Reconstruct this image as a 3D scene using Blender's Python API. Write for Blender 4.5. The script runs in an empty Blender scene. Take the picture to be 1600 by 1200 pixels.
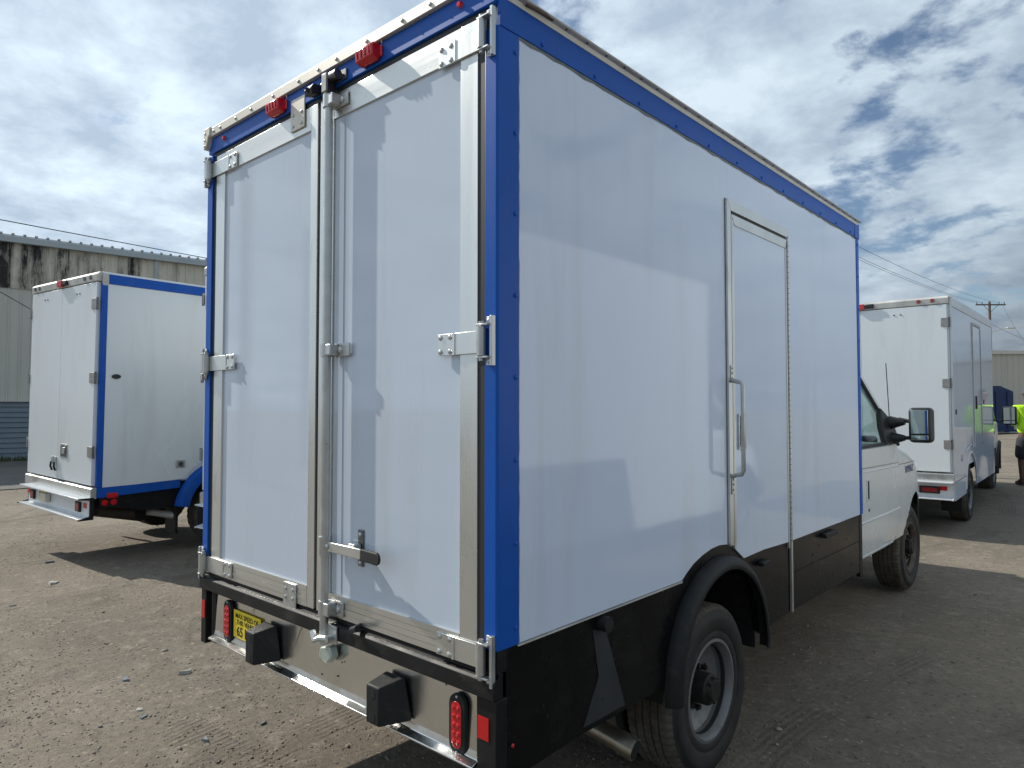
import bpy, bmesh, math, random
from mathutils import Vector, Matrix
import numpy as np
R = math.radians
SC = bpy.context.scene
COL = SC.collection

# ------------------------------------------------------------------ camera
cam = bpy.data.cameras.new('camera'); cam.sensor_width = 36; cam.lens = 24.435
cam.clip_start = 0.05; cam.clip_end = 1500
co = bpy.data.objects.new('camera', cam); COL.objects.link(co)
co.location = (1.472, -1.577, 1.68); co.rotation_euler = (R(91.95), 0, R(42.1))
SC.camera = co
# ------------------------------------------------------------------ exposure
SC.view_settings.view_transform = 'Standard'; SC.view_settings.look = 'None'
SC.view_settings.exposure = 0.0; SC.view_settings.gamma = 1.0
SC.view_settings.use_curve_mapping = False
# ------------------------------------------------------------------ sun
SUN = Vector((-1.25, -0.27, 1.0)).normalized()
sl = bpy.data.lights.new('sun', 'SUN'); sl.energy = 4.7; sl.angle = R(0.6); sl.color = (1.0, 0.945, 0.85)
so = bpy.data.objects.new('sun', sl); COL.objects.link(so)
so.rotation_euler = SUN.to_track_quat('Z', 'Y').to_euler(); so.location = (-20, -4, 20)
# ------------------------------------------------------------------ world: Nishita sky with broken cloud
W = bpy.data.worlds.new('World'); SC.world = W; W.use_nodes = True
nt = W.node_tree; nt.nodes.clear()
def N(t, **k):
    n = nt.nodes.new(t)
    for a, b in k.items(): setattr(n, a, b)
    return n
L = lambda a, b: nt.links.new(a, b)
sky = N('ShaderNodeTexSky', sky_type='NISHITA'); sky.sun_disc = False
sky.sun_elevation = math.asin(SUN.z); sky.sun_rotation = math.atan2(SUN.x, SUN.y)
sky.air_density = 1.0; sky.dust_density = 0.6; sky.ozone_density = 2.0
tc = N('ShaderNodeTexCoord')
sep = N('ShaderNodeSeparateXYZ'); L(tc.outputs['Generated'], sep.inputs[0])
def M(op, a, b=None, c=None, clamp=False):
    n = N('ShaderNodeMath', operation=op); n.use_clamp = clamp
    for i, v in enumerate((a, b, c)):
        if v is None: continue
        if isinstance(v, (int, float)): n.inputs[i].default_value = v
        else: L(v, n.inputs[i])
    return n.outputs[0]
zz = M('MAXIMUM', sep.outputs[2], 0.0)
den = M('ADD', zz, 0.26)
px = M('DIVIDE', sep.outputs[0], den); py = M('DIVIDE', sep.outputs[1], den)
cmb = N('ShaderNodeCombineXYZ'); L(px, cmb.inputs[0]); L(py, cmb.inputs[1]); cmb.inputs[2].default_value = 3.7
def noise(scale, detail, rough, dist=0.0, off=None):
    n = N('ShaderNodeTexNoise'); n.inputs['Scale'].default_value = scale; n.inputs['Detail'].default_value = detail
    n.inputs['Roughness'].default_value = rough; n.inputs['Distortion'].default_value = dist
    if off:
        mp = N('ShaderNodeMapping'); mp.inputs['Location'].default_value = off; L(cmb.outputs[0], mp.inputs[0]); L(mp.outputs[0], n.inputs['Vector'])
    else: L(cmb.outputs[0], n.inputs['Vector'])
    return n.outputs['Fac']
n1 = noise(3.6, 13, 0.58, 0.12)
n2 = noise(0.95, 4, 0.5, 0.0, (5.2, 1.3, 0))
n3 = noise(4.4, 12, 0.60, 0.1, (1.2, 7.7, 2))
# cover: fine noise plus broad variation; clear gaps where it falls low
cov = M('ADD', M('MULTIPLY', n1, 0.95), M('MULTIPLY', n2, 0.20))
sunc = N('ShaderNodeMapRange', interpolation_type='SMOOTHSTEP'); sunc.inputs[1].default_value = 0.2; sunc.inputs[2].default_value = 0.85; sunc.inputs[3].default_value = 0.0; sunc.inputs[4].default_value = 0.05
nv = N('ShaderNodeVectorMath', operation='NORMALIZE'); L(tc.outputs['Generated'], nv.inputs[0])
dt = N('ShaderNodeVectorMath', operation='DOT_PRODUCT'); L(nv.outputs[0], dt.inputs[0]); dt.inputs[1].default_value = SUN
L(dt.outputs['Value'], sunc.inputs[0]); cov = M('ADD', cov, sunc.outputs[0])
# towards the horizon the layers overlap, so gaps close
cov = M('ADD', cov, M('MULTIPLY', M('SUBTRACT', 0.42, zz, clamp=True), 0.22))
mr = N('ShaderNodeMapRange', interpolation_type='SMOOTHSTEP'); L(cov, mr.inputs[0])
mr.inputs[1].default_value = 0.465; mr.inputs[2].default_value = 0.585
cr = N('ShaderNodeValToRGB'); L(n3, cr.inputs[0])
cr.color_ramp.elements[0].position = 0.36; cr.color_ramp.elements[0].color = (4.1, 5.1, 6.3, 1)
cr.color_ramp.elements[1].position = 0.64; cr.color_ramp.elements[1].color = (7.0, 8.2, 9.2, 1)
# cloud brighter towards the sun, grey-blue bank low on the far side
sunf = N('ShaderNodeMapRange', interpolation_type='SMOOTHSTEP'); L(dt.outputs['Value'], sunf.inputs[0])
sunf.inputs[1].default_value = -0.1; sunf.inputs[2].default_value = 1.0; sunf.inputs[3].default_value = 0.92; sunf.inputs[4].default_value = 1.22
low = N('ShaderNodeMapRange', interpolation_type='SMOOTHSTEP'); L(zz, low.inputs[0])
low.inputs[1].default_value = 0.0; low.inputs[2].default_value = 0.30; low.inputs[3].default_value = 0.40; low.inputs[4].default_value = 1.0
away = N('ShaderNodeMapRange', interpolation_type='SMOOTHSTEP'); L(dt.outputs['Value'], away.inputs[0])
away.inputs[1].default_value = 0.30; away.inputs[2].default_value = -0.12
lowm = N('ShaderNodeMix'); lowm.data_type = 'FLOAT'; L(away.outputs[0], lowm.inputs[0]); lowm.inputs[2].default_value = 1.0; L(low.outputs[0], lowm.inputs[3])
k = M('MULTIPLY', sunf.outputs[0], lowm.outputs[0])
vm = N('ShaderNodeVectorMath', operation='SCALE'); L(cr.outputs[0], vm.inputs[0]); L(k, vm.inputs['Scale'])
mx = N('ShaderNodeMix'); mx.data_type = 'RGBA'; L(mr.outputs[0], mx.inputs[0]); L(sky.outputs[0], mx.inputs[6]); L(vm.outputs[0], mx.inputs[7])
bg = N('ShaderNodeBackground'); bg.inputs['Strength'].default_value = 0.1; L(mx.outputs[2], bg.inputs[0])
wo = N('ShaderNodeOutputWorld'); L(bg.outputs[0], wo.inputs[0])

# ------------------------------------------------------------------ materials
def mat(name, col, rough=0.5, metal=0.0, spec=0.5, var=0.0, vscale=3.0, bump=0.0, bscale=40.0, coat=0.0, stretch=None, rvar=0.0, detail=6, dist=0.002, emit=None):
    m = bpy.data.materials.new(name); m.use_nodes = True
    t = m.node_tree; b = t.nodes['Principled BSDF']
    b.inputs['Base Color'].default_value = (*col, 1); b.inputs['Roughness'].default_value = rough
    b.inputs['Metallic'].default_value = metal; b.inputs['Specular IOR Level'].default_value = spec
    b.inputs['Coat Weight'].default_value = coat; b.inputs['Coat Roughness'].default_value = 0.05
    tcn = t.nodes.new('ShaderNodeTexCoord'); src = tcn.outputs['Object']
    if stretch:
        mp = t.nodes.new('ShaderNodeMapping'); mp.inputs['Scale'].default_value = stretch; t.links.new(src, mp.inputs[0]); src = mp.outputs[0]
    if var or rvar:
        n = t.nodes.new('ShaderNodeTexNoise'); n.inputs['Scale'].default_value = vscale; n.inputs['Detail'].default_value = detail; n.inputs['Roughness'].default_value = 0.6
        t.links.new(src, n.inputs['Vector'])
        if var:
            r = t.nodes.new('ShaderNodeValToRGB'); t.links.new(n.outputs['Fac'], r.inputs[0])
            r.color_ramp.elements[0].position = 0.3; r.color_ramp.elements[1].position = 0.7
            r.color_ramp.elements[0].color = (*[c * (1 - var) for c in col], 1); r.color_ramp.elements[1].color = (*[min(1, c * (1 + var)) for c in col], 1)
            t.links.new(r.outputs[0], b.inputs['Base Color'])
        if rvar:
            mr_ = t.nodes.new('ShaderNodeMapRange'); t.links.new(n.outputs['Fac'], mr_.inputs[0])
            mr_.inputs[1].default_value = .3; mr_.inputs[2].default_value = .7; mr_.inputs[3].default_value = max(.02, rough - rvar); mr_.inputs[4].default_value = rough + rvar
            t.links.new(mr_.outputs[0], b.inputs['Roughness'])
    if bump:
        n = t.nodes.new('ShaderNodeTexNoise'); n.inputs['Scale'].default_value = bscale; n.inputs['Detail'].default_value = 3
        t.links.new(src, n.inputs['Vector'])
        bp = t.nodes.new('ShaderNodeBump'); bp.inputs['Strength'].default_value = bump; bp.inputs['Distance'].default_value = dist
        t.links.new(n.outputs['Fac'], bp.inputs['Height']); t.links.new(bp.outputs[0], b.inputs['Normal'])
    if emit:
        b.inputs['Emission Color'].default_value = (*emit, 1); b.inputs['Emission Strength'].default_value = 1
    return m
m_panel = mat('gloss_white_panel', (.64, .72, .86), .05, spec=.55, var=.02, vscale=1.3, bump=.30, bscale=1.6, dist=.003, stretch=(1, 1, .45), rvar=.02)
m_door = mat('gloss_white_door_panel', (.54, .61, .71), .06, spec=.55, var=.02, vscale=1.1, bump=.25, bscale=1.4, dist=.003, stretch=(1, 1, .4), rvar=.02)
m_white = mat('white_paint', (.64, .67, .70), .25, spec=.5, var=.03, vscale=1.5, coat=.3, rvar=.05)
m_boxw = mat('white_fibreglass', (.72, .76, .78), .24, spec=.5, var=.012, vscale=.9, bump=.2, bscale=1.3, dist=.003, stretch=(1, 1, .4), rvar=.06)
m_blue = mat('blue_paint', (.009, .090, .42), .36, spec=.2, var=.05, vscale=6, coat=.0, bump=.1, bscale=4)
m_alu = mat('brushed_aluminium', (.66, .67, .65), .30, metal=.8, var=.08, vscale=5, bump=.12, bscale=60, stretch=(1, 1, .06), rvar=.08, dist=.001)
m_aluh = mat('brushed_aluminium_rail', (.66, .66, .63), .30, metal=.8, var=.08, vscale=5, bump=.15, bscale=80, stretch=(.05, 1, 1), rvar=.08, dist=.001)
m_steel = mat('zinc_steel', (.52, .53, .52), .35, metal=.7, var=.12, vscale=14, rvar=.08)
m_dsteel = mat('dark_steel', (.16, .16, .16), .38, metal=1, var=.2, vscale=20)
m_plate = mat('stainless_sheet', (.70, .70, .68), .22, metal=1, var=.05, vscale=2.5, bump=.6, bscale=2.2, dist=.02, rvar=.08)
m_black = mat('black_paint', (.007, .007, .008), .5, spec=.3, var=.2, vscale=6, rvar=.1)
m_blackg = mat('black_gloss_skirt', (.0045, .0045, .005), .28, spec=.28, var=.5, vscale=3, bump=.3, bscale=2.2, dist=.006, rvar=.07)
m_rubber = mat('black_rubber', (.011, .012, .013), .6, spec=.35, var=.15, vscale=30, bump=.3, bscale=150)
m_seal = mat('rubber_seal', (.02, .02, .021), .55)
m_tyre = mat('tyre_rubber', (.022, .021, .020), .72, var=.35, vscale=9, bump=.3, bscale=120)
m_tread = mat('dusty_tread', (.085, .075, .060), .85, var=.4, vscale=14, bump=.4, bscale=100)
m_rim = mat('silver_rim', (.20, .205, .205), .45, metal=.3, var=.15, vscale=8)
m_rust = mat('rusty_rim', (.10, .075, .06), .7, var=.4, vscale=12)
m_hub = mat('greasy_hub', (.03, .027, .024), .6, metal=.4, var=.4, vscale=20)
m_gutter = mat('weathered_galvanised', (.50, .49, .46), .55, metal=.2, var=.25, vscale=5, rvar=.1)
m_cream = mat('cream_metal_trim', (.62, .58, .50), .4, metal=.3, var=.08, vscale=6)
m_redr = mat('red_reflector', (.50, .012, .012), .25, var=.1, vscale=60)
m_redl = mat('red_lens', (.55, .008, .012), .12, spec=.7, var=.25, vscale=50, bump=.4, bscale=90)
m_reddark = mat('dull_red_lens', (.28, .03, .035), .2, spec=.6)
m_yel = mat('yellow_sticker', (.78, .60, .02), .4)
m_ink = mat('black_ink', (.01, .01, .01), .5)
m_inkb = mat('blue_ink', (.05, .06, .20), .5)
m_mirror = mat('mirror_glass', (.62, .72, .70), .04, metal=1)
m_exh = mat('exhaust_pipe', (.36, .33, .27), .38, metal=.9, var=.3, vscale=10, rvar=.1)
m_dark = mat('dark_inside', (.006, .006, .006), .8)
m_blackpl = mat('black_plastic', (.014, .014, .016), .42, bump=.2, bscale=200)
m_wood = mat('weathered_pole_wood', (.13, .10, .08), .85, var=.25, vscale=3, stretch=(3, 3, .3))
m_cable = mat('black_cable', (.02, .02, .02), .6)

def soil(m, col, amount, lo, hi, scale, stretch=(1, 1, 1), rough=None, speck=False):
    # thin film of dirt: patches, runs and specks over whatever the base colour is
    t = m.node_tree; b = t.nodes['Principled BSDF']; inp = b.inputs['Base Color']
    tcn = t.nodes.new('ShaderNodeTexCoord'); mp = t.nodes.new('ShaderNodeMapping'); mp.inputs['Scale'].default_value = stretch; t.links.new(tcn.outputs['Object'], mp.inputs[0])
    n = t.nodes.new('ShaderNodeTexNoise'); n.inputs['Scale'].default_value = scale; n.inputs['Detail'].default_value = 10; n.inputs['Roughness'].default_value = .68; n.inputs['Distortion'].default_value = .3; t.links.new(mp.outputs[0], n.inputs['Vector'])
    r = t.nodes.new('ShaderNodeMapRange'); r.interpolation_type = 'SMOOTHSTEP'; t.links.new(n.outputs['Fac'], r.inputs[0]); r.inputs[1].default_value = lo; r.inputs[2].default_value = hi; r.inputs[4].default_value = amount
    x = t.nodes.new('ShaderNodeMix'); x.data_type = 'RGBA'; t.links.new(r.outputs[0], x.inputs[0])
    if inp.is_linked: t.links.new(inp.links[0].from_socket, x.inputs[6])
    else: x.inputs[6].default_value = inp.default_value
    x.inputs[7].default_value = (*col, 1); t.links.new(x.outputs[2], inp)
    if rough is not None:
        ri = b.inputs['Roughness']; y = t.nodes.new('ShaderNodeMix'); y.data_type = 'FLOAT'; t.links.new(r.outputs[0], y.inputs[0])
        if ri.is_linked: t.links.new(ri.links[0].from_socket, y.inputs[2])
        else: y.inputs[2].default_value = ri.default_value
        y.inputs[3].default_value = rough; t.links.new(y.outputs[0], ri)
soil(m_panel, (.40, .39, .36), .16, .50, .72, 2.6, (1.6, 1.6, .16), .25)
soil(m_panel, (.12, .11, .10), .55, .735, .80, 16, (1, 1, .6))
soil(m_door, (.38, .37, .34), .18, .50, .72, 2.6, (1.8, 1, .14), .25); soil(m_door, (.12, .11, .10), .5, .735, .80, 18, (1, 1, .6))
soil(m_boxw, (.36, .35, .32), .22, .50, .74, 2.2, (1.4, 1.4, .2), .4)
soil(m_boxw, (.14, .13, .12), .5, .725, .80, 12, (1, 1, .7))
soil(m_white, (.34, .32, .28), .14, .48, .72, 4, (1, 1, .6), .45)
soil(m_blackg, (.08, .072, .060), .16, .50, .80, 5, (1, 1, 1.6), .5)
soil(m_black, (.10, .088, .070), .30, .52, .78, 9, (1, 1, 1), .7); soil(m_rubber, (.10, .088, .070), .30, .50, .78, 12, (1, 1, 1), .8)
soil(m_rim, (.12, .10, .08), .6, .48, .72, 12, (1, 1, 1), .8); soil(m_tyre, (.10, .088, .070), .30, .48, .75, 6, (1, 1, 1), .9)
soil(m_blue, (.05, .11, .32), .5, .52, .74, 5, (1, 1, .3), .5); soil(m_blue, (.25, .27, .28), .8, .77, .82, 26)
soil(m_alu, (.22, .21, .19), .4, .55, .75, 9, (1, 1, .3), .5); soil(m_aluh, (.22, .21, .19), .4, .55, .75, 9, (.4, 1, 1), .5)
soil(m_plate, (.25, .22, .18), .22, .58, .80, 5, (1, 1, .5), .4)

def glass_mat():
    m = bpy.data.materials.new('tinted_window_glass'); m.use_nodes = True; t = m.node_tree; t.nodes.clear()
    tr = t.nodes.new('ShaderNodeBsdfTransparent'); tr.inputs[0].default_value = (.74, .84, .82, 1)
    gl = t.nodes.new('ShaderNodeBsdfGlossy'); gl.inputs['Roughness'].default_value = .03
    lw_ = t.nodes.new('ShaderNodeLayerWeight'); lw_.inputs[0].default_value = .5
    fr = t.nodes.new('ShaderNodeMath'); fr.operation = 'MULTIPLY_ADD'; pw_ = t.nodes.new('ShaderNodeMath'); pw_.operation = 'POWER'; t.links.new(lw_.outputs['Facing'], pw_.inputs[0]); pw_.inputs[1].default_value = 4.0; t.links.new(pw_.outputs[0], fr.inputs[0]); fr.inputs[1].default_value = .55; fr.inputs[2].default_value = .05
    mi = t.nodes.new('ShaderNodeMixShader'); o = t.nodes.new('ShaderNodeOutputMaterial')
    t.links.new(fr.outputs[0], mi.inputs[0]); t.links.new(tr.outputs[0], mi.inputs[1]); t.links.new(gl.outputs[0], mi.inputs[2]); t.links.new(mi.outputs[0], o.inputs[0])
    return m
m_glass = glass_mat()

def ground_mat(name, c0, c1, c2, rough=.92, asphalt=False):
    m = bpy.data.materials.new(name); m.use_nodes = True; t = m.node_tree; b = t.nodes['Principled BSDF']
    b.inputs['Roughness'].default_value = rough; b.inputs['Specular IOR Level'].default_value = .25
    tcn = t.nodes.new('ShaderNodeTexCoord')
    def nz(s, d, r=.6, dist=0.):
        n = t.nodes.new('ShaderNodeTexNoise'); n.inputs['Scale'].default_value = s; n.inputs['Detail'].default_value = d
        n.inputs['Roughness'].default_value = r; n.inputs['Distortion'].default_value = dist; t.links.new(tcn.outputs['Object'], n.inputs['Vector']); return n.outputs['Fac']
    def mixc(f, a, bb):
        x = t.nodes.new('ShaderNodeMix'); x.data_type = 'RGBA'
        t.links.new(f, x.inputs[0])
        for i, v in ((6, a), (7, bb)):
            if isinstance(v, tuple): x.inputs[i].default_value = (*v, 1)
            else: t.links.new(v, x.inputs[i])
        return x.outputs[2]
    def rng(f, a, bb):
        x = t.nodes.new('ShaderNodeMapRange'); x.interpolation_type = 'SMOOTHSTEP'; t.links.new(f, x.inputs[0]); x.inputs[1].default_value = a; x.inputs[2].default_value = bb; return x.outputs[0]
    sx = t.nodes.new('ShaderNodeSeparateXYZ'); t.links.new(tcn.outputs['Object'], sx.inputs[0])
    def mth(op, a, bb=None, cc=None):
        n = t.nodes.new('ShaderNodeMath'); n.operation = op
        for i, v in enumerate((a, bb, cc)):
            if v is None: continue
            if isinstance(v, (int, float)): n.inputs[i].default_value = v
            else: t.links.new(v, n.inputs[i])
        return n.outputs[0]
    # wheel tracks: narrow bands that wander across the yard, with a tread print inside
    tr_ = []
    for (a_, f_, ph, sp_, dirx) in ((.9, .35, 1.0, 1.9, True), (1.3, .22, 2.2, 2.6, False)):
        p0, p1 = (sx.outputs[0], sx.outputs[1]) if dirx else (sx.outputs[1], sx.outputs[0])
        u_ = mth('ADD', p0, mth('MULTIPLY', mth('SINE', mth('MULTIPLY_ADD', p1, f_, ph)), a_))
        fr = mth('ABSOLUTE', mth('SUBTRACT', mth('FRACT', mth('DIVIDE', u_, sp_)), .5))
        tr_.append((rng(fr, .075, .05), mth('SINE', mth('MULTIPLY', p1, 120.0)), mth('SINE', mth('MULTIPLY', u_, 150.0))))
    tm = mth('MAXIMUM', mth('MULTIPLY', tr_[0][0], rng(nz(.8, 3), .44, .6)), mth('MULTIPLY', tr_[1][0], rng(nz(1.1, 3, .5, .3), .50, .64)))
    A = nz(.55, 6, .6, .5); B = nz(5.5, 9, .70); Cn = nz(30, 8, .76); D = nz(160, 3, .6)
    c = mixc(rng(A, .35, .65), c0, c1)
    c = mixc(rng(B, .50, .72), c, c2)
    c = mixc(mth('MULTIPLY', tm, .45), c, tuple(v * .80 for v in c1))
    c = mixc(rng(nz(1.7, 5, .7, 1.2), .56, .70), c, tuple(v * .62 for v in c0))
    vr = t.nodes.new('ShaderNodeTexVoronoi'); vr.inputs['Scale'].default_value = 55; t.links.new(tcn.outputs['Object'], vr.inputs['Vector'])
    hs = t.nodes.new('ShaderNodeSeparateColor'); t.links.new(vr.outputs['Color'], hs.inputs[0])
    c = mixc(rng(hs.outputs[0], .975, .995), c, tuple(min(1, v * 1.35) for v in c0))
    c = mixc(rng(hs.outputs[1], .985, .995), c, (.10, .10, .10))
    g = t.nodes.new('ShaderNodeMix'); g.data_type = 'RGBA'; g.blend_type = 'MULTIPLY'; g.inputs[0].default_value = .75
    rr = t.nodes.new('ShaderNodeValToRGB'); t.links.new(Cn, rr.inputs[0]); rr.color_ramp.elements[0].position = .28; rr.color_ramp.elements[0].color = (.62, .62, .62, 1); rr.color_ramp.elements[1].position = .66; rr.color_ramp.elements[1].color = (1.25, 1.25, 1.25, 1)
    t.links.new(c, g.inputs[6]); t.links.new(rr.outputs[0], g.inputs[7]); t.links.new(g.outputs[2], b.inputs['Base Color'])
    h = t.nodes.new('ShaderNodeMath'); h.operation = 'MULTIPLY_ADD'; t.links.new(Cn, h.inputs[0]); h.inputs[1].default_value = .45
    h2 = t.nodes.new('ShaderNodeMath'); h2.operation = 'MULTIPLY_ADD'; t.links.new(D, h2.inputs[0]); h2.inputs[1].default_value = .14
    h3 = t.nodes.new('ShaderNodeMath'); h3.operation = 'MULTIPLY'; t.links.new(B, h3.inputs[0]); h3.inputs[1].default_value = 1.2
    tp = mth('ADD', mth('MULTIPLY', mth('MULTIPLY', tm, tr_[0][2]), .10), mth('MULTIPLY', tm, -.35)); t.links.new(mth('ADD', h3.outputs[0], tp), h2.inputs[2]); t.links.new(h2.outputs[0], h.inputs[2])
    bp = t.nodes.new('ShaderNodeBump'); bp.inputs['Strength'].default_value = .45 if asphalt else .85; bp.inputs['Distance'].default_value = .028
    t.links.new(h.outputs[0], bp.inputs['Height']); t.links.new(bp.outputs[0], b.inputs['Normal'])
    return m
m_ground = ground_mat('packed_dirt_and_crushed_stone', (.225, .192, .150), (.170, .145, .115), (.275, .240, .192))
m_asph = ground_mat('old_asphalt', (.145, .140, .132), (.12, .117, .112), (.16, .152, .14), asphalt=True)
m_conc = mat('worn_concrete', (.34, .32, .28), .85, var=.15, vscale=1.5)

# ------------------------------------------------------------------ mesh helpers
class MB:
    def __init__(s): s.v = []; s.f = []
    def add(s, vs, fs):
        o = len(s.v); s.v += [tuple(p) for p in vs]; s.f += [tuple(i + o for i in f) for f in fs]; return s
    def box(s, x0, x1, y0, y1, z0, z1):
        v = [(x, y, z) for z in (z0, z1) for y in (y0, y1) for x in (x0, x1)]
        return s.add(v, [(0, 2, 3, 1), (4, 5, 7, 6), (0, 1, 5, 4), (2, 6, 7, 3), (0, 4, 6, 2), (1, 3, 7, 5)])
    def prism(s, poly, ax, a, b):
        # poly of 2-tuples in the two axes that remain (order x,y,z without ax)
        def P(p, t):
            q = list(p); q.insert(ax, t); return q
        n = len(poly)
        v = [P(p, a) for p in poly] + [P(p, b) for p in poly]
        return s.add(v, [tuple(range(n))[::-1], tuple(range(n, 2 * n))] + [(i, (i + 1) % n, n + (i + 1) % n, n + i) for i in range(n)])
    def cyl(s, p0, p1, r, n=16, r1=None, cap=True):
        p0 = Vector(p0); p1 = Vector(p1); r1 = r if r1 is None else r1
        q = (p1 - p0).to_track_quat('Z', 'Y')
        v = []
        for p, rr in ((p0, r), (p1, r1)):
            for i in range(n):
                a = 2 * math.pi * i / n; v.append(p + q @ Vector((rr * math.cos(a), rr * math.sin(a), 0)))
        f = [(i, (i + 1) % n, n + (i + 1) % n, n + i) for i in range(n)]
        if cap: f += [tuple(range(n))[::-1], tuple(range(n, 2 * n))]
        return s.add(v, f)
    def tube(s, pts, r, n=10):
        pts = [Vector(p) for p in pts]; v = []; m = len(pts); up = None
        for i, p in enumerate(pts):
            d = (pts[min(i + 1, m - 1)] - pts[max(i - 1, 0)]).normalized()
            if up is None: up = d.orthogonal().normalized()
            up = (up - d * up.dot(d)).normalized(); sd = d.cross(up)
            for j in range(n):
                a = 2 * math.pi * j / n; v.append(p + up * (r * math.cos(a)) + sd * (r * math.sin(a)))
        f = [(i * n + j, i * n + (j + 1) % n, (i + 1) * n + (j + 1) % n, (i + 1) * n + j) for i in range(m - 1) for j in range(n)]
        f += [tuple(range(n))[::-1], tuple(range((m - 1) * n, m * n))]
        return s.add(v, f)
    def dome(s, c, d, r, n=8, h=.6):
        c = Vector(c); q = Vector(d).to_track_quat('Z', 'Y'); v = []
        rings = [(1, 0), (.85, .55 * h), (.5, .87 * h)]
        for a, z in rings:
            for i in range(n):
                t = 2 * math.pi * i / n; v.append(c + q @ Vector((r * a * math.cos(t), r * a * math.sin(t), r * z)))
        v.append(c + q @ Vector((0, 0, r * h)))
        f = [(k * n + i, k * n + (i + 1) % n, (k + 1) * n + (i + 1) % n, (k + 1) * n + i) for k in range(2) for i in range(n)]
        f += [(2 * n + i, 2 * n + (i + 1) % n, 3 * n) for i in range(n)]
        return s.add(v, f)
    def lathe(s, prof, c, n=48, mod=None):
        # axis along x; prof (r, x); closed loop not assumed
        v = []
        for k, (r, x) in enumerate(prof):
            for i in range(n):
                a = 2 * math.pi * i / n; rr = r if mod is None else mod(k, i, r)
                v.append((c[0] + x, c[1] + rr * math.cos(a), c[2] + rr * math.sin(a)))
        return s.add(v, [(k * n + i, k * n + (i + 1) % n, (k + 1) * n + (i + 1) % n, (k + 1) * n + i) for k in range(len(prof) - 1) for i in range(n)])
    def build(s, name, m, parent=None, smooth=False, bevel=0, seg=2, kind=None, angle=35):
        me = bpy.data.meshes.new(name); me.from_pydata(s.v, [], s.f); me.validate()
        b = bmesh.new(); b.from_mesh(me)
        bmesh.ops.recalc_face_normals(b, faces=b.faces)
        if bevel:
            es = [e for e in b.edges if len(e.link_faces) == 2 and e.calc_face_angle(0) > R(30)]
            for f in b.faces: f.tag = False
            res = bmesh.ops.bevel(b, geom=es, offset=bevel, segments=seg, affect='EDGES', profile=.5, clamp_overlap=True)
            for f in res['faces']: f.tag = True
            b.faces.ensure_lookup_table(); newf = [f.tag for f in b.faces]
        b.to_mesh(me); b.free()
        if smooth or bevel:
            for p in me.polygons: p.use_smooth = True
            me.set_sharp_from_angle(angle=R(angle if smooth else 50))
        if bevel and not smooth:      # original flats stay flat, only the rounded edges shade smoothly
            for i, p in enumerate(me.polygons): p.use_smooth = bool(newf[i])
        if m: me.materials.append(m)
        o = bpy.data.objects.new(name, me); COL.objects.link(o)
        if parent: o.parent = parent
        if kind: o['kind'] = kind
        return o
def thing(name, label, cat, loc=(0, 0, 0), rz=0, group=None):
    o = bpy.data.objects.new(name, None); COL.objects.link(o); o.location = loc; o.rotation_euler = (0, 0, rz)
    o.empty_display_size = .3; o['label'] = label; o['category'] = cat
    if group: o['group'] = group
    return o
def tag(o, label, cat, group=None):
    o['label'] = label; o['category'] = cat
    if group: o['group'] = group
    return o
def text(name, s, m, parent, loc, rot, size, sx=1, depth=.0006):
    c = bpy.data.curves.new(name, 'FONT'); c.body = s; c.size = size; c.extrude = depth; c.align_x = 'CENTER'; c.align_y = 'CENTER'; c.resolution_u = 3; c.offset = .0001 if size < .06 else .0009
    t = bpy.data.objects.new(name, c); COL.objects.link(t)
    me = bpy.data.meshes.new_from_object(t.evaluated_get(bpy.context.evaluated_depsgraph_get()))
    bpy.data.objects.remove(t); me.materials.clear(); me.materials.append(m)
    o = bpy.data.objects.new(name, me); COL.objects.link(o); o.parent = parent; o.location = loc; o.rotation_euler = rot; o.scale = (sx, 1, 1)
    return o
def lerp(tab, x):
    if x <= tab[0][0]: return tab[0][1]
    for (a, b), (c, d) in zip(tab, tab[1:]):
        if x <= c: return b + (d - b) * (x - a) / (c - a)
    return tab[-1][1]
def sst(x, a, b):
    t = max(0, min(1, (x - a) / (b - a))); return t * t * (3 - 2 * t)
def arc(cy, cz, r, a0, a1, n):
    return [(cy + r * math.cos(R(a0 + (a1 - a0) * i / n)), cz + r * math.sin(R(a0 + (a1 - a0) * i / n))) for i in range(n + 1)]

# ------------------------------------------------------------------ ground
def gh(x, y):
    h = .17 * sst(y, 8.5, 15.0) * sst(x, -7, -3) 
    h += .012 * math.sin(x * 1.3 + 1.7 * math.sin(y * .8)) * math.sin(y * 1.1 + .6) * sst(math.hypot(x, y), .5, 3) + .006 * math.sin(3.1 * x + 2 * y) * math.sin(2.3 * y - x)
    return h - .012
def sheet(name, m, n, ext, cx, cy, power=3.0):
    u = [-1 + 2 * i / n for i in range(n + 1)]
    g = [math.copysign(abs(t) ** power, t) * ext + t * 14 for t in u]
    vs = [(cx + a, cy + b, gh(cx + a, cy + b)) for b in g for a in g]
    mb = MB(); mb.v = vs; w = n + 1
    mb.f = [(j * w + i, j * w + i + 1, (j + 1) * w + i + 1, (j + 1) * w + i) for j in range(n) for i in range(n)]
    return mb.build(name, m, kind='structure', smooth=True, angle=80)
sheet('ground', m_ground, 240, 420, -3, 5)

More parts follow.
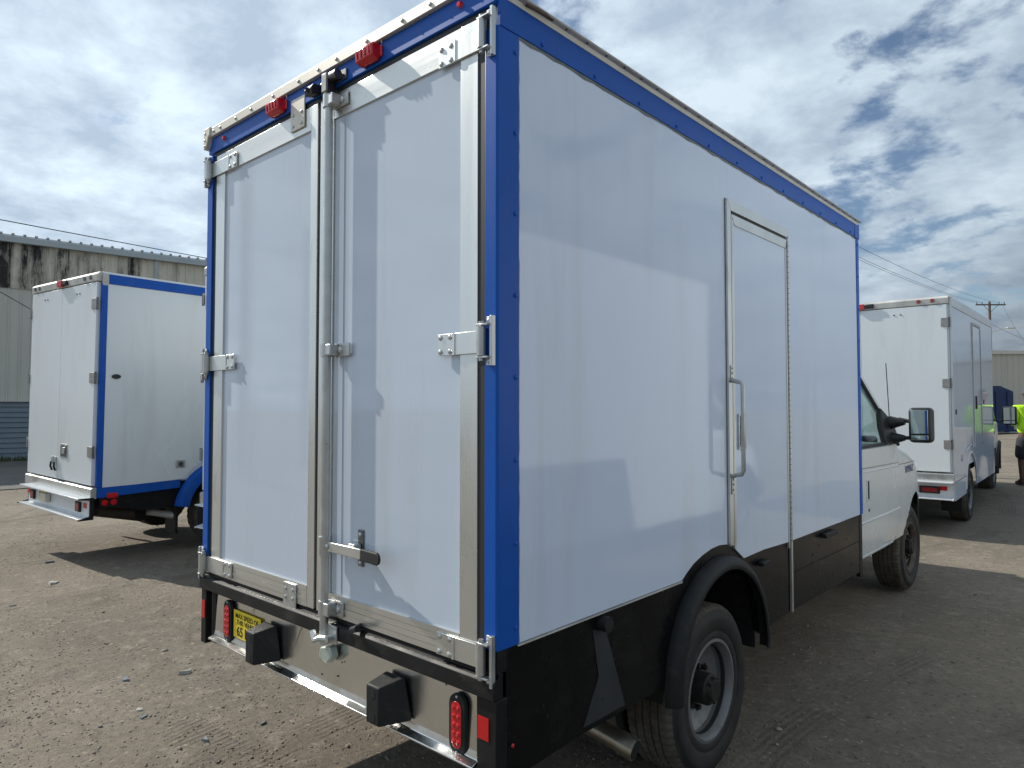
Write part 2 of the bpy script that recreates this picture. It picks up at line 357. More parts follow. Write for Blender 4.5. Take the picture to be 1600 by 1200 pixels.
# ------------------------------------------------------------------ warehouse on the left
wd = Vector((.137, .990, 0)).normalized(); wn = Vector((.990, -.137, 0)).normalized(); w0 = Vector((-25.29, 3.89, 0))
def streak_mat():
    m = bpy.data.materials.new('mould_streaked_cladding'); m.use_nodes = True; t = m.node_tree; b = t.nodes['Principled BSDF']; b.inputs['Roughness'].default_value = .6
    tcn = t.nodes.new('ShaderNodeNewGeometry')
    def nz(s, sc, d, r=.6):
        mp = t.nodes.new('ShaderNodeMapping'); mp.inputs['Scale'].default_value = sc; t.links.new(tcn.outputs['Position'], mp.inputs[0])
        n = t.nodes.new('ShaderNodeTexNoise'); n.inputs['Scale'].default_value = s; n.inputs['Detail'].default_value = d; n.inputs['Roughness'].default_value = r; t.links.new(mp.outputs[0], n.inputs['Vector']); return n.outputs['Fac']
    a = nz(1.0, (1.4, 1.4, .15), 5, .65); c = nz(5, (1, 1, .4), 7, .75); big = nz(.22, (1, 1, .2), 2)
    ad = t.nodes.new('ShaderNodeMath'); ad.operation = 'MULTIPLY_ADD'; t.links.new(c, ad.inputs[0]); ad.inputs[1].default_value = .5; t.links.new(a, ad.inputs[2])
    sp = t.nodes.new('ShaderNodeSeparateXYZ'); t.links.new(tcn.outputs['Position'], sp.inputs[0])
    zr = t.nodes.new('ShaderNodeMapRange'); t.links.new(sp.outputs[1], zr.inputs[0]); zr.inputs[1].default_value = 3.5; zr.inputs[2].default_value = 8.0; zr.inputs[3].default_value = .14; zr.inputs[4].default_value = -.16
    a2 = t.nodes.new('ShaderNodeMath'); a2.operation = 'ADD'; t.links.new(ad.outputs[0], a2.inputs[0]); t.links.new(zr.outputs[0], a2.inputs[1])
    r = t.nodes.new('ShaderNodeValToRGB'); t.links.new(a2.outputs[0], r.inputs[0])
    e = r.color_ramp.elements; e[0].position = .62; e[0].color = (.68, .64, .53, 1); e[1].position = .86; e[1].color = (.012, .012, .011, 1)
    x = e.new(.76); x.color = (.42, .39, .33, 1)
    t.links.new(r.outputs[0], b.inputs['Base Color']); return m
m_clad_up = streak_mat()
m_clad = mat('tan_cladding', (.58, .57, .50), .6, var=.08, vscale=.8, stretch=(1, 1, .3))
m_clad2 = mat('beige_cladding', (.52, .49, .42), .6, var=.06, vscale=.6, stretch=(1, 1, .3))
m_siding = mat('blue_grey_siding', (.16, .205, .24), .6, var=.1, vscale=1.5)
m_fascia = mat('grey_eave_trim', (.42, .47, .49), .5, var=.08, vscale=2)
def clad_mesh(w, h, ribs, name, m, depth=.05):
    mb = MB(); sp = w / ribs
    prof = []
    for k in range(ribs):
        s0 = k * sp
        prof += [(s0, 0), (s0 + sp * .40, 0), (s0 + sp * .46, depth), (s0 + sp * .54, depth), (s0 + sp * .60, 0)]
    prof.append((w - .004, 0))
    v = [(a, -d, 0) for a, d in prof] + [(a, -d, h) for a, d in prof]; n = len(prof)
    mb.add(v, [(i, i + 1, n + i + 1, n + i) for i in range(n - 1)])
    me = bpy.data.meshes.new(name); me.from_pydata(mb.v, [], mb.f); me.materials.append(m); return me
wh = thing('warehouse', 'long tan metal warehouse with black mould streaks under its eave behind the blue trimmed truck', 'warehouse', w0, math.atan2(wd.y, wd.x))
# local frame: x along the wall, -y faces the yard
mu = clad_mesh(.93, 1.62, 3, 'wall_panel', m_clad_up); ml = clad_mesh(.93, 3.69, 3, 'wall_panel', m_clad)
def inst(me, name, parent, loc, rz=0):
    o = bpy.data.objects.new(name, me); COL.objects.link(o); o.parent = parent; o.location = loc; o.rotation_euler = (0, 0, rz); return o
for i in range(-12, 26):
    inst(mu, 'wall_panel', wh, (i * .93, -.03, 5.50)); inst(ml, 'wall_panel', wh, (i * .93, 0, 1.88))
MB().box(-11.2, 24.2, .01, 18, 0, 6.9).build('wall', m_clad, wh)
for k in range(11):
    z = .08 + k * .163
    MB().prism([(-.035, z), (-.06, z), (-.02, z + .16), (.005, z + .16)], 0, -11.2, 24.2).build('siding_board', m_siding, wh)
MB().box(-11.2, 24.2, -.05, .0, 0, .08).build('footing', m_conc, wh)
MB().box(-11.4, 24.4, -.11, .0, 1.865, 1.90).build('drip_rail', m_gutter, wh)
MB().prism([(-.22, 6.95), (-.22, 7.14), (-.16, 7.19), (0, 7.19), (0, 6.95)], 0, -11.4, 24.4).build('eave_gutter', m_fascia, wh, bevel=.01)
MB().prism([(-.15, 7.2), (9, 8.1), (18.2, 7.2), (18.2, 7.16), (-.15, 7.16)], 0, -11.4, 24.4).build('roof', m_gutter, wh)
rb = MB()
for i in range(115): rb.box(-11.3 + i * .31, -11.22 + i * .31, -.2, .05, 7.2, 7.245)
rb.build('roof_ribs', m_gutter, wh, kind='stuff')
dm = MB().box(4.35, 4.47, -.12, -.034, .1, 6.95); dm.build('downspout', m_fascia, wh, bevel=.01)
# grass strip and asphalt lane
def strip(name, m, s0, s1, t0, t1, dz, n=40, k=1):
    mb = MB(); vs = []
    for j in range(k + 1):
        for i in range(n + 1):
            p = w0 + wd * (s0 + (s1 - s0) * i / n) + wn * (t0 + (t1 - t0) * j / k); vs.append((p.x, p.y, gh(p.x, p.y) + dz))
    mb.add(vs, [(j * (n + 1) + i, j * (n + 1) + i + 1, (j + 1) * (n + 1) + i + 1, (j + 1) * (n + 1) + i) for j in range(k) for i in range(n)])
    return mb.build(name, m, kind='structure')
strip('asphalt_lane', m_asph, -60, 80, .7, 9.6, .02, 200, 24)
rng = random.Random(5)
gm = MB()
for i in range(9000):
    s = rng.uniform(-11, 14); t_ = abs(rng.gauss(0, .32)) + .03
    p = w0 + wd * s + wn * t_; z = gh(p.x, p.y); h = rng.uniform(.06, .22) * (1.2 - min(1, t_)); a = rng.uniform(0, 6.28); w = rng.uniform(.006, .014); l = rng.uniform(-.06, .06)
    dx, dy = math.cos(a) * w, math.sin(a) * w
    gm.add([(p.x - dx, p.y - dy, z), (p.x + dx, p.y + dy, z), (p.x + l, p.y + l * .6, z + h)], [(0, 1, 2)])
m_grass = mat('dry_green_grass', (.055, .075, .025), .8, var=.4, vscale=3)
g = gm.build('grass', m_grass, kind='stuff'); g['label'] = 'low scrubby grass along the foot of the left warehouse wall'

# ------------------------------------------------------------------ warehouse on the right, blue container, apron
FW = Vector((-math.sin(R(42.1)), math.cos(R(42.1)), 0)); RT = Vector((math.cos(R(42.1)), math.sin(R(42.1)), 0)); C0 = Vector((1.472, -1.577, 0))
def at(D, lat, z=0): 
    p = C0 + FW * D + RT * lat; return Vector((p.x, p.y, z))
b2 = thing('warehouse', 'beige ribbed metal warehouse far behind the person in the yellow shirt', 'warehouse', at(47, 24, .1), R(42.1))
mp2 = clad_mesh(1.17, 5.1, 3, 'wall_panel', m_clad2, .045)
for i in range(26): inst(mp2, 'wall_panel', b2, (i * 1.17, 0, .12))
MB().box(0, 30.4, .01, 16, 0, 5.2).build('wall', m_clad2, b2)
MB().box(-.1, 30.5, -.16, .0, 5.2, 5.42).build('eave_gutter', m_cream, b2)
MB().prism([(-.1, 5.44), (8, 6.1), (16.1, 5.44), (16.1, 5.40), (-.1, 5.40)], 0, -.1, 30.5).build('roof', m_gutter, b2)
MB().box(0, 30.4, -.04, .0, 0, .12).build('footing', m_conc, b2)
ap = MB(); q = [at(41, 22), at(41, 60), at(46.9, 60), at(46.9, 22)]
ap.add([(p.x, p.y, .185) for p in q], [(0, 1, 2, 3)]); ap.build('concrete_apron', m_conc, kind='structure')
m_dump = mat('navy_container_paint', (.010, .030, .095), .5, var=.15, vscale=1)
bc = thing('waste_container', 'tall navy blue waste container with a sloping top before the far warehouse', 'container', at(42, 27.4, .16), R(42.1))
MB().prism([(0, .15), (0, 2.84), (2.15, 2.84), (2.2, 2.80), (2.9, 2.50), (2.9, .15)], 1, 0, 2.4).build('shell', m_dump, bc, bevel=.02)
for x in (.4, 1.1, 1.8, 2.5): MB().box(x, x + .09, -.06, -.001, .2, 2.5).build('rib', m_dump, bc)
MB().box(-.05, 3.1, -.08, -.01, .08, .2).build('base_rail', m_dump, bc)
for x in (.3, 2.6):
    MB().cyl((x, .1, .07), (x, .3, .07), .08).build('roller', m_dsteel, bc)

# ------------------------------------------------------------------ wheels
def wheel(parent, cx, cy, cz, r, side=1, dish=.10, rimm=None, n=96, hubout=.10, w=.235, rr=.215):
    """outer face at x=cx; side=+1: outer face towards +x"""
    s = side
    def F(p): return [(a, b * s) for a, b in p]
    rimm = rimm or m_rim
    d = dish
    prof = F([(rr + .012, -.004), (rr + .014, 0.0), (rr, .002), (rr - .008, -.010), (rr - .018, -.035), (rr - .022, -.07), (rr - .045, -.085), (rr - .060, -d + .01), (.118, -d - .004), (.112, -d + .012), (.082, -d + .014), (.078, -d - .02), (0.001, -d - .02)])
    wo_ = MB().lathe(prof, (cx, cy, cz), 64)
    wh_ = wo_.build('wheel', rimm, parent, smooth=True, angle=40)
    # hand holes
    hh = MB()
    for i in range(8):
        a = 2 * math.pi * (i + .5) / 8; ra = .138
        hh.cyl((cx + s * (-d + .001), cy + ra * math.cos(a), cz + ra * math.sin(a)), (cx + s * (-d + .004 + .003), cy + ra * math.cos(a), cz + ra * math.sin(a)), .013, 10)
    hh.build('hand_holes', m_dark, wh_, kind='stuff')
    hb = MB().lathe(F([(.074, -d - .02), (.071, -d + hubout * .75), (.066, -d + hubout * .8), (.056, -d + hubout * .82), (.046, -d + hubout), (.001, -d + hubout)]), (cx, cy, cz), 24)
    for i in range(8):
        a = 2 * math.pi * i / 8
        hb.cyl((cx + s * (-d), cy + .095 * math.cos(a), cz + .095 * math.sin(a)), (cx + s * (-d + .045), cy + .095 * math.cos(a), cz + .095 * math.sin(a)), .012, 6)
        hb.cyl((cx + s * (-d + hubout * .8), cy + .052 * math.cos(a), cz + .052 * math.sin(a)), (cx + s * (-d + hubout * .95), cy + .052 * math.cos(a), cz + .052 * math.sin(a)), .008, 6)
    hb.build('hub', m_hub, wh_, smooth=True)
    tp = F([(rr + .008, -.004), (rr + .020, .004), (rr + .035, .006), (rr + .05, .002), (rr + .052, .006), (r - .06, .010), (r - .045, .008), (r - .043, .004), (r - .022, -.004)])
    ty = MB().lathe(tp, (cx, cy, cz), 72)
    ty.lathe(F([(r - .022, -w + .004), (r - .05, -w - .008), (rr + .03, -w - .006), (rr, -w + .01), (rr - .02, -w + .02), (rr - .02, -.03)]), (cx, cy, cz), 72)
    ty.build('tyre', m_tyre, wh_, smooth=True, angle=60)
    g = .011
    xs = [-.004]; prof = [(r - .022, -.004), (r - .006, -.016), (r, -.026)]
    for gx in (.062, .100, .139, .177):
        prof += [(r, -gx + .004), (r - g, -gx + .003), (r - g, -gx - .003), (r, -gx - .004)]
    prof += [(r, -w + .024), (r - .006, -w + .014), (r - .022, -w + .004)]
    npf = len(prof)
    def mod(k, i, rad):
        if i % 3 == 0 and (k in (0, 1, 2) or k >= npf - 3): return rad - .007
        if i % 3 == 0 and k in (3, 6, 7, 10, 11, 14, 15, 18): return rad - .004
        return rad
    MB().lathe(F(prof), (cx, cy, cz), 198 if n > 60 else 96, mod).build('tread', m_tread, wh_, smooth=True, angle=30)
    return wh_

# ------------------------------------------------------------------ cab (lofted body)
def cab_loft(cx, hw, zt, zb, y0, y1, wy, wz, wr, crown=.05, rad=.09, tuck=.05):
    ys = [y0 + (y1 - y0) * i / 70 for i in range(71)]; NZ = 26; NC = 8; NT = 5
    rows = []
    def side(y, z):
        h = hw(y); top = zt(y)
        t = (z - zb) / max(.01, top - zb)
        return h - tuck * max(0, .35 - t) ** 2 * 6 - .05 * max(0, t - .45) ** 2 + (.012 if abs(z - .84) < .03 else 0) * 0
    for y in ys:
        top = zt(y); r_ = min(rad, (top - zb) * .4); half = []
        for j in range(NZ + 1):
            z = zb + (top - r_ - zb) * j / NZ; half.append((side(y, z), z))
        hs = side(y, top - r_)
        for j in range(1, NC + 1):
            a = math.pi / 2 * j / NC; half.append((hs - r_ + r_ * math.cos(a), top - r_ + r_ * math.sin(a)))
        for j in range(1, NT + 1):
            t = j / NT; half.append(((hs - r_) * (1 - t), top + crown * math.sin(t * math.pi / 2)))
        rows.append([(cx + a, y, z) for a, z in half] + [(cx - a, y, z) for a, z in half[-2::-1]])
    n = len(rows[0]); mb = MB(); mb.v = [p for r_ in rows for p in r_]
    keep = []
    for i in range(len(ys) - 1):
        for j in range(n - 1):
            f = (i * n + j, i * n + j + 1, (i + 1) * n + j + 1, (i + 1) * n + j)
            c = [sum(mb.v[q][k] for q in f) / 4 for k in range(3)]
            if abs(c[0] - cx) > hw(c[1]) * .72 and c[2] < zt(c[1]) - .1 and math.hypot(c[1] - wy, c[2] - wz) < wr: continue
            keep.append(f)
    used = set(q for f in keep for q in f)
    for q in used:
        x, y, z = mb.v[q]; d = math.hypot(y - wy, z - wz)
        if abs(x - cx) > hw(y) * .72 and d < wr * 1.045 and d > .01 and z < zt(y) - .08 and z > zb + .001:
            mb.v[q] = (x, wy + (y - wy) / d * wr, wz + (z - wz) / d * wr)
    keep.append(tuple(len(mb.v) - n + j for j in range(n)))
    mb.f = keep
    return mb, side
def patch(side, cx, pts_y, zfun0, zfun1, off, nz=16):
    """door skin that follows the loft surface, off metres proud"""
    mb = MB(); n = nz + 1; vs = []
    for y in pts_y:
        for j in range(n):
            z = zfun0(y) + (zfun1(y) - zfun0(y)) * j / nz; vs.append((cx + side(y, z) + off, y, z))
    for y in pts_y:
        for j in range(n):
            z = zfun0(y) + (zfun1(y) - zfun0(y)) * j / nz; vs.append((cx + side(y, z) - .004, y, z))
    m = len(pts_y); o = m * n
    fs = [(i * n + j, i * n + j + 1, (i + 1) * n + j + 1, (i + 1) * n + j) for i in range(m - 1) for j in range(nz)]
    fs += [(i * n, (i + 1) * n, o + (i + 1) * n, o + i * n) for i in range(m - 1)] + [(i * n + nz, (i + 1) * n + nz, o + (i + 1) * n + nz, o + i * n + nz) for i in range(m - 1)]
    fs += [(j, j + 1, o + j + 1, o + j) for j in range(nz)] + [((m - 1) * n + j, (m - 1) * n + j + 1, o + (m - 1) * n + j + 1, o + (m - 1) * n + j) for j in range(nz)]
    mb.add(vs, fs); return mb
def frange(a, b, n): return [a + (b - a) * i / n for i in range(n + 1)]
def slab(p, t):
    """quad/polygon slab: points p, thickness vector t"""
    n = len(p); t = Vector(t); v = [Vector(q) for q in p] + [Vector(q) + t for q in p]
    return v, [tuple(range(n))[::-1], tuple(range(n, 2 * n))] + [(i, (i + 1) % n, n + (i + 1) % n, n + i) for i in range(n)]

def make_mirror(parent, x, y, z, w, h, base, arms, rz=0, split=.24):
    hb = MB().box(x - w / 2, x + w / 2, y - .01, y + .10, z - h / 2, z + h / 2)
    ho = hb.build('side_mirror', m_blackpl, parent, bevel=.035, seg=4)
    zs = z - h / 2 + h * split
    MB().box(x - w / 2 + .022, x + w / 2 - .03, y - .016, y - .011, zs + .006, z + h / 2 - .022).build('mirror_glass', m_mirror, ho, bevel=.002)
    MB().box(x - w / 2 + .022, x + w / 2 - .03, y - .016, y - .011, z - h / 2 + .024, zs - .008).build('mirror_glass', m_mirror, ho, bevel=.002)
    for a in arms:
        MB().tube(a, .016, 10).build('mirror_arm', m_blackpl, ho, smooth=True)
    if base:
        v, f = slab(base, (.05, 0, 0)); MB().add(v, f).build('mirror_base', m_blackpl, ho, bevel=.012)

# ================================================================== MAIN BOX TRUCK (rear right corner stands over the origin)
T = thing('box_truck', 'nearest white box truck with blue corner trim, open rear view and closed double doors', 'truck', (0, 0, 0), 0, 'box trucks parked in the yard')
T['label'] = 'big nearest white box truck with blue edge trim and two barn doors on its tail'
WD = 2.02; LN = 3.74
MB().box(-WD + .02, -.02, .012, LN - .005, .955, 2.965).build('box_body', m_boxw, T)
arch_top = [(1.14, .940), (1.19, .968), (1.25, .995), (1.33, 1.018), (1.42, 1.034), (1.50, 1.038), (1.58, 1.030), (1.66, .998), (1.71, .965), (1.76, .935)]
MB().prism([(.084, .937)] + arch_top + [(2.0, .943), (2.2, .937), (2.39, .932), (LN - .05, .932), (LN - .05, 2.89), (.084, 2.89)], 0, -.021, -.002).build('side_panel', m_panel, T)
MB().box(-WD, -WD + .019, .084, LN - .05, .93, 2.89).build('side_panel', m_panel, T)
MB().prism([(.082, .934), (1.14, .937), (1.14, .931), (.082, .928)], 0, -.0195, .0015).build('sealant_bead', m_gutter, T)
# blue trim
MB().prism([(-.055, -.012), (-.052, -.018), (-.004, -.018), (.002, -.012), (.002, .084), (-.02, .084), (-.02, .011), (-.055, .011)], 2, .935, 2.885).build('corner_trim', m_blue, T, bevel=.002)
MB().prism([(-WD - .002, -.018), (-WD + .052, -.018), (-WD + .052, .011), (-WD + .018, .011), (-WD + .018, .084), (-WD - .002, .084)], 2, .90, 2.95).build('corner_trim', m_blue, T, bevel=.002)
MB().box(-.0205, .003, LN - .049, LN + .004, .932, 2.889).build('corner_trim', m_blue, T, bevel=.002)
MB().prism([(-.010, 2.886), (.004, 2.886), (.006, 2.978), (-.010, 2.978)], 1, -.006, LN + .008).build('top_rail', m_blue, T, bevel=.002)
MB().box(-WD - .004, -WD + .018, .084, LN, 2.886, 2.98).build('top_rail', m_blue, T, bevel=.002)
MB().box(.0045, .007, LN - .09, LN + .012, 2.882, 2.984).build('rail_joint_cover', m_blue, T)
MB().box(-WD + .005, -.010, -.018, .011, 2.962, 3.040).build('rear_header', m_blue, T, bevel=.003)
jr = random.Random(8)
def bead(name, ax, a, b, c0_, w, x=.0008):
    n = 60; v = []
    for i in range(n + 1):
        t = a + (b - a) * i / n; e = w * (.55 + .75 * jr.random())
        for q in (c0_, c0_ + e): v.append((x if q == c0_ else x - .001, t, q) if ax == 'y' else (x if q == c0_ else x - .001, q, t))
    return MB().add(v, [(2 * i, 2 * i + 1, 2 * i + 3, 2 * i + 2) for i in range(n)]).build(name, m_bead, T)
m_bead = mat('grey_sealant', (.16, .17, .16), .6, var=.3, vscale=20)
bead('sealant_bead', 'y', .085, LN - .05, 2.8855, -.011); bead('sealant_bead', 'z', .94, 2.88, .0845, .004)
# rivets on the trim
rv = MB()
for i in range(12): rv.dome((.0050, .20 + i * .305, 2.902), (1, 0, 0), .0085)
for i in range(8): rv.dome((.0025, .066, .99 + i * .262), (1, 0, 0), .0085)
for i in range(9): rv.dome((.0035, LN - .02, 1.0 + i * .23), (1, 0, 0), .008)
rv.build('rivets', m_blue, T, smooth=True, kind='stuff')
m_flange = mat('white_gutter_flange', (.72, .72, .68), .4, var=.1, vscale=6)
# gutter and roof edge
MB().prism([(.0165, 2.990), (.032, 2.992), (.036, 2.996), (.034, 3.000), (.0, 3.004), (-.03, 3.006), (-.03, 2.9965), (.013, 2.9965)], 1, .06, LN - .02).build('roof_gutter', m_gutter, T, bevel=.0015)
MB().prism([(-.004, 2.9785), (.007, 2.9785), (.016, 2.9925), (.012, 2.996), (-.004, 2.996)], 1, .02, LN - .03).build('gutter_flange', m_flange, T)
gs = MB()
for i in range(29): gs.box(.022, .030, .18 + i * .122, .187 + i * .122, 2.9885, 2.993)
gs.build('gutter_screws', m_dsteel, T, kind='stuff')
MB().box(-WD - .01, -.05, -.03, LN + .01, 3.041, 3.052).build('roof', m_cream, T)
MB().prism([(-.034, 3.040), (-.034, 3.082), (-.028, 3.088), (.03, 3.088), (.03, 3.056), (-.022, 3.052), (-.022, 3.040)], 0, -WD + .04, -.02).build('roof_edge_trim', m_cream, T, bevel=.002)
MB().prism([(-WD - .006, 2.985), (-WD + .014, 2.985), (-WD + .028, 3.00), (-WD + .045, 3.042), (-WD + .06, 3.045), (-WD + .06, 3.09), (-WD - .006, 3.09)], 1, -.042, .04).build('corner_cap', m_cream, T, bevel=.004)
sc = MB()
for x in (-1.93, -1.86, -1.70, -1.55, -1.35, -1.14, -.99, -.86, -.66, -.45, -.30, -.16, -.08): sc.dome((x, -.035, 3.060), (0, -1, 0), .008)
for z in (3.0, 3.03, 3.065): sc.dome((-WD + .008, -.043, z), (0, -1, 0), .006)
sc.build('roof_edge_screws', m_steel, T, smooth=True, kind='stuff')
MB().tube([(.020, .10, 2.992), (.026, .14, 2.992), (.026, .19, 2.994), (.024, .23, 2.996)], .008, 8).build('gutter_dirt', m_rust, T, smooth=True)
# rear seals
MB().box(-WD + .053, -.056, -.008, .011, 2.940, 2.961).build('door_seal', m_seal, T, bevel=.003)
MB().box(-.089, -.056, -.010, .011, .87, 2.939).build('door_seal', m_seal, T, bevel=.003)
MB().box(-WD + .053, -1.936, -.010, .011, .87, 2.939).build('door_seal', m_seal, T, bevel=.003)
MB().box(-1.021, -1.001, -.006, .011, .87, 2.939).build('door_seal', m_seal, T, bevel=.002)
MB().box(-.055, -.001, -.016, .03, .866, .9335).build('corner_post_foot', m_black, T)
# rear doors
def rear_door(x0, x1, fl, fr):
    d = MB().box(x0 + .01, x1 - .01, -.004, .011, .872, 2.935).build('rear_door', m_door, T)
    zt_, zb_ = 2.838, .955
    MB().box(x0, x0 + fl, -.013, .0105, .868, 2.938).build('door_stile', m_alu, d, bevel=.0015)
    MB().box(x1 - fr, x1, -.013, .0105, .868, 2.938).build('door_stile', m_alu, d, bevel=.0015)
    MB().box(x0 + fl + .001, x1 - fr - .001, -.0125, .010, zt_, 2.938).build('door_rail', m_aluh, d, bevel=.0015)
    b = MB()
    for k in range(4): b.box(x0 + fl + .001, x1 - fr - .001, -.0125 - .001 * (k % 2), .010, .868 + k * .0215, .868 + k * .0215 + .0205)
    b.build('door_rail', m_aluh, d)
    return d
dL = rear_door(-1.934, -1.022, .088, .050); dR = rear_door(-1.000, -.090, .095, .080)
MB().box(-.935, -.915, -.016, -.0135, .96, 2.84).build('hinge_leaf', m_alu, dR)
# inner strip of the right door: shaded flat panel band
MB().box(-.9035, -.840, -.0062, -.0045, .956, 2.837).build('edge_band', m_door, dR)
def plate4(parent, x0, x1, z0, z1, mats=m_steel, name='cover_plate'):
    p = MB().box(x0, x1, -.020, -.0135, z0, z1).build(name, mats, parent, bevel=.004)
    b = MB()
    for x in (x0 + .022, x1 - .022):
        for z in ((z0 + z1) / 2 + .0, z1 - .025) if z0 < 1 else (z0 + .022, (z0 + z1) / 2): b.dome((x, -.0205, z), (0, -1, 0), .0085)
    b.build('bolt_heads', m_steel, p, smooth=True, kind='stuff')
plate4(dL, -1.225, -1.115, 2.865, 3.005, m_cream); plate4(dL, -1.245, -1.145, .825, .945)
# hinges
def hinge(xs, z, sgn, parent, top=False):
    """sgn=+1 right side hinge; xs strap end x"""
    kx = -.052 if sgn > 0 else -1.978
    h = MB().box(*sorted((xs, kx - sgn * .0)), -.0215, -.0145, z - .036, z + .036).build('hinge', m_alu, parent, bevel=.0015)
    mid = xs + sgn * .075
    MB().box(*sorted((mid, mid + sgn * .01)), -.024, -.0218, z - .036, z + .036).build('hinge_step', m_alu, h)
    MB().cyl((kx, -.034, z - .046), (kx, -.034, z + .046), .0155, 16).build('hinge_knuckle', m_steel, h, smooth=True)
    MB().cyl((kx, -.034, z - .062), (kx, -.034, z + .062), .009, 12).build('hinge_pin', m_steel, h, smooth=True)
    b0, b1 = (kx + .014, kx + .048) if sgn > 0 else (kx - .048, kx - .014)
    bk = MB()
    w = (b1 - .011, b1) if sgn > 0 else (b0, b0 + .011)
    bk.box(w[0], w[1], -.036, -.019, z - .078, z + .078)
    bk.box(min(b0, w[0] - .0), max(b1 if sgn < 0 else w[0], w[0]), -.0262, -.0192, z - .076, z - .048).box(min(b0, w[0]), max(b1 if sgn < 0 else w[0], w[0]), -.0262, -.0192, z + .048, z + .076)
    for zz_ in (z - .054, z + .048): bk.box(kx - .014, w[0] if sgn > 0 else kx + .014, -.046, -.0265, zz_, zz_ + .006)
    if sgn < 0:
        for zz_ in (z - .054, z + .048): bk.box(w[1], kx + .0, -.046, -.0265, zz_, zz_ + .006)
    bk.build('hinge_bracket', m_steel, h, bevel=.001, seg=1)
    bh = MB()
    for x in (xs + sgn * .015, xs + sgn * .062):
        for zz_ in (z - .024, z + .024): bh.dome((x, -.022, zz_), (0, -1, 0), .0095)
    for zz_ in (z - .063, z + .063): bh.dome(((b0 + w[0]) / 2 if sgn > 0 else (w[1] + b1) / 2, -.0265, zz_), (0, -1, 0), .0085)
    bh.build('bolt_heads', m_steel, h, smooth=True, kind='stuff')
for z in (2.864, 1.888, .905): hinge(-.270, z, 1, T)
for z in (2.872, 1.898, .912): hinge(-1.712, z, -1, T)
# lock rod on the right door
rx = -.895
rod = MB().cyl((rx, -.045, .80), (rx, -.045, 2.955), .0165, 20).build('lock_rod', m_steel, T, smooth=True)
MB().box(rx - .020, rx + .020, -.068, -.024, 2.925, 3.005).build('rod_cam', m_dsteel, rod, bevel=.006)
MB().cyl((rx + .02, -.045, 2.988), (rx + .065, -.045, 2.988), .020, 14).build('cam_roller', m_dsteel, rod, smooth=True)
MB().cyl((rx - .045, -.045, 2.975), (rx - .02, -.045, 2.985), .009, 10).build('cam_pin', m_dsteel, rod, smooth=True)
MB().box(rx - .05, rx + .09, -.026, -.019, 2.972, 3.012).build('rod_keeper', m_dsteel, rod, bevel=.003)
def rod_guide(z, x1, h=.05):
    g_ = MB().box(rx - .004, x1, -.022, -.0142, z - h / 2, z + h / 2).build('rod_guide', m_steel, rod, bevel=.002)
    MB().cyl((rx, -.045, z - h / 2), (rx, -.045, z + h / 2), .0225, 16).build('clamp', m_steel, g_, smooth=True)
    MB().box(rx + .0, rx + .05, -.062, -.022, z - h / 2 + .003, z + h / 2 - .003).build('clamp_ear', m_steel, g_, bevel=.004)
    MB().dome((rx + .06, -.0225, z), (0, -1, 0), .015, 12).build('clamp_bolt', m_steel, g_, smooth=True)
rod_guide(2.895, rx + .095, .05); rod_guide(1.905, rx + .118, .05); rod_guide(.905, rx + .09, .055)
kb = MB().box(rx - .035, rx + .075, -.040, -.031, .775, .845).build('rod_keeper', m_steel, rod, bevel=.003)
MB().cyl((rx, -.045, .77), (rx, -.045, .83), .024, 14, .015).build('rod_cam', m_steel, rod, smooth=True)
MB().tube([(rx - .03, -.075, .815), (rx, -.085, .79), (rx + .02, -.075, .80), (rx + .055, -.06, .80)], .012, 8).build('cam_hook', m_steel, rod, smooth=True)
MB().cyl((rx + .055, -.032, .80), (rx + .055, -.072, .80), .014, 12).build('cam_roller', m_steel, rod, smooth=True)
m_pale = mat('pale_green_zinc', (.45, .50, .45), .45, metal=.4, var=.15, vscale=20)
MB().prism([(rx - .035, .745), (rx + .03, .760), (rx + .045, .72), (rx + .01, .690), (rx - .045, .705)], 1, -.040, -.004).build('drain_cup', m_pale, T, bevel=.006)
# hasp and lever
hs = MB().box(-.725, -.692, -.012, -.0045, 1.085, 1.222).build('hasp_plate', m_dsteel, dR, bevel=.006)
MB().box(-.745, -.70, -.045, -.012, 1.138, 1.172).build('hasp_catch', m_steel, hs, bevel=.004)
MB().dome((-.7085, -.0125, 1.205), (0, -1, 0), .009).build('bolt_head', m_steel, hs, smooth=True)
MB().dome((-.7085, -.0125, 1.100), (0, -1, 0), .009).build('bolt_head', m_steel, hs, smooth=True)
lv = MB().box(rx + .0, -.655, -.052, -.044, 1.125, 1.163).build('lever', m_alu, rod, bevel=.003)
MB().cyl((rx, -.045, 1.11), (rx, -.045, 1.18), .024, 14).build('lever_collar', m_steel, rod, smooth=True)
MB().dome((rx + .028, -.053, 1.145), (0, -1, 0), .012, 10).build('lever_bolt', m_steel, rod, smooth=True)
gp = [(-.658, -.052, 1.145), (-.545, -.075, 1.150)]
gg = MB(); v_, f_ = slab([(-.648, -.046, 1.122), (-.515, -.074, 1.130), (-.500, -.077, 1.137), (-.493, -.079, 1.152), (-.500, -.077, 1.167), (-.515, -.074, 1.174), (-.648, -.046, 1.166)], (.004, -.014, 0)); gg.add(v_, f_)
gg.build('lever_grip', m_rubber, rod, bevel=.004)
# pin on the lower door rail
pn = MB().cyl((-.700, -.014, .868), (-.700, -.052, .862), .011, 12).build('rubber_stop', m_rubber, dR, smooth=True)
MB().cyl((-.700, -.052, .862), (-.655, -.060, .878), .012, 12).build('stop_arm', m_rubber, dR, smooth=True)
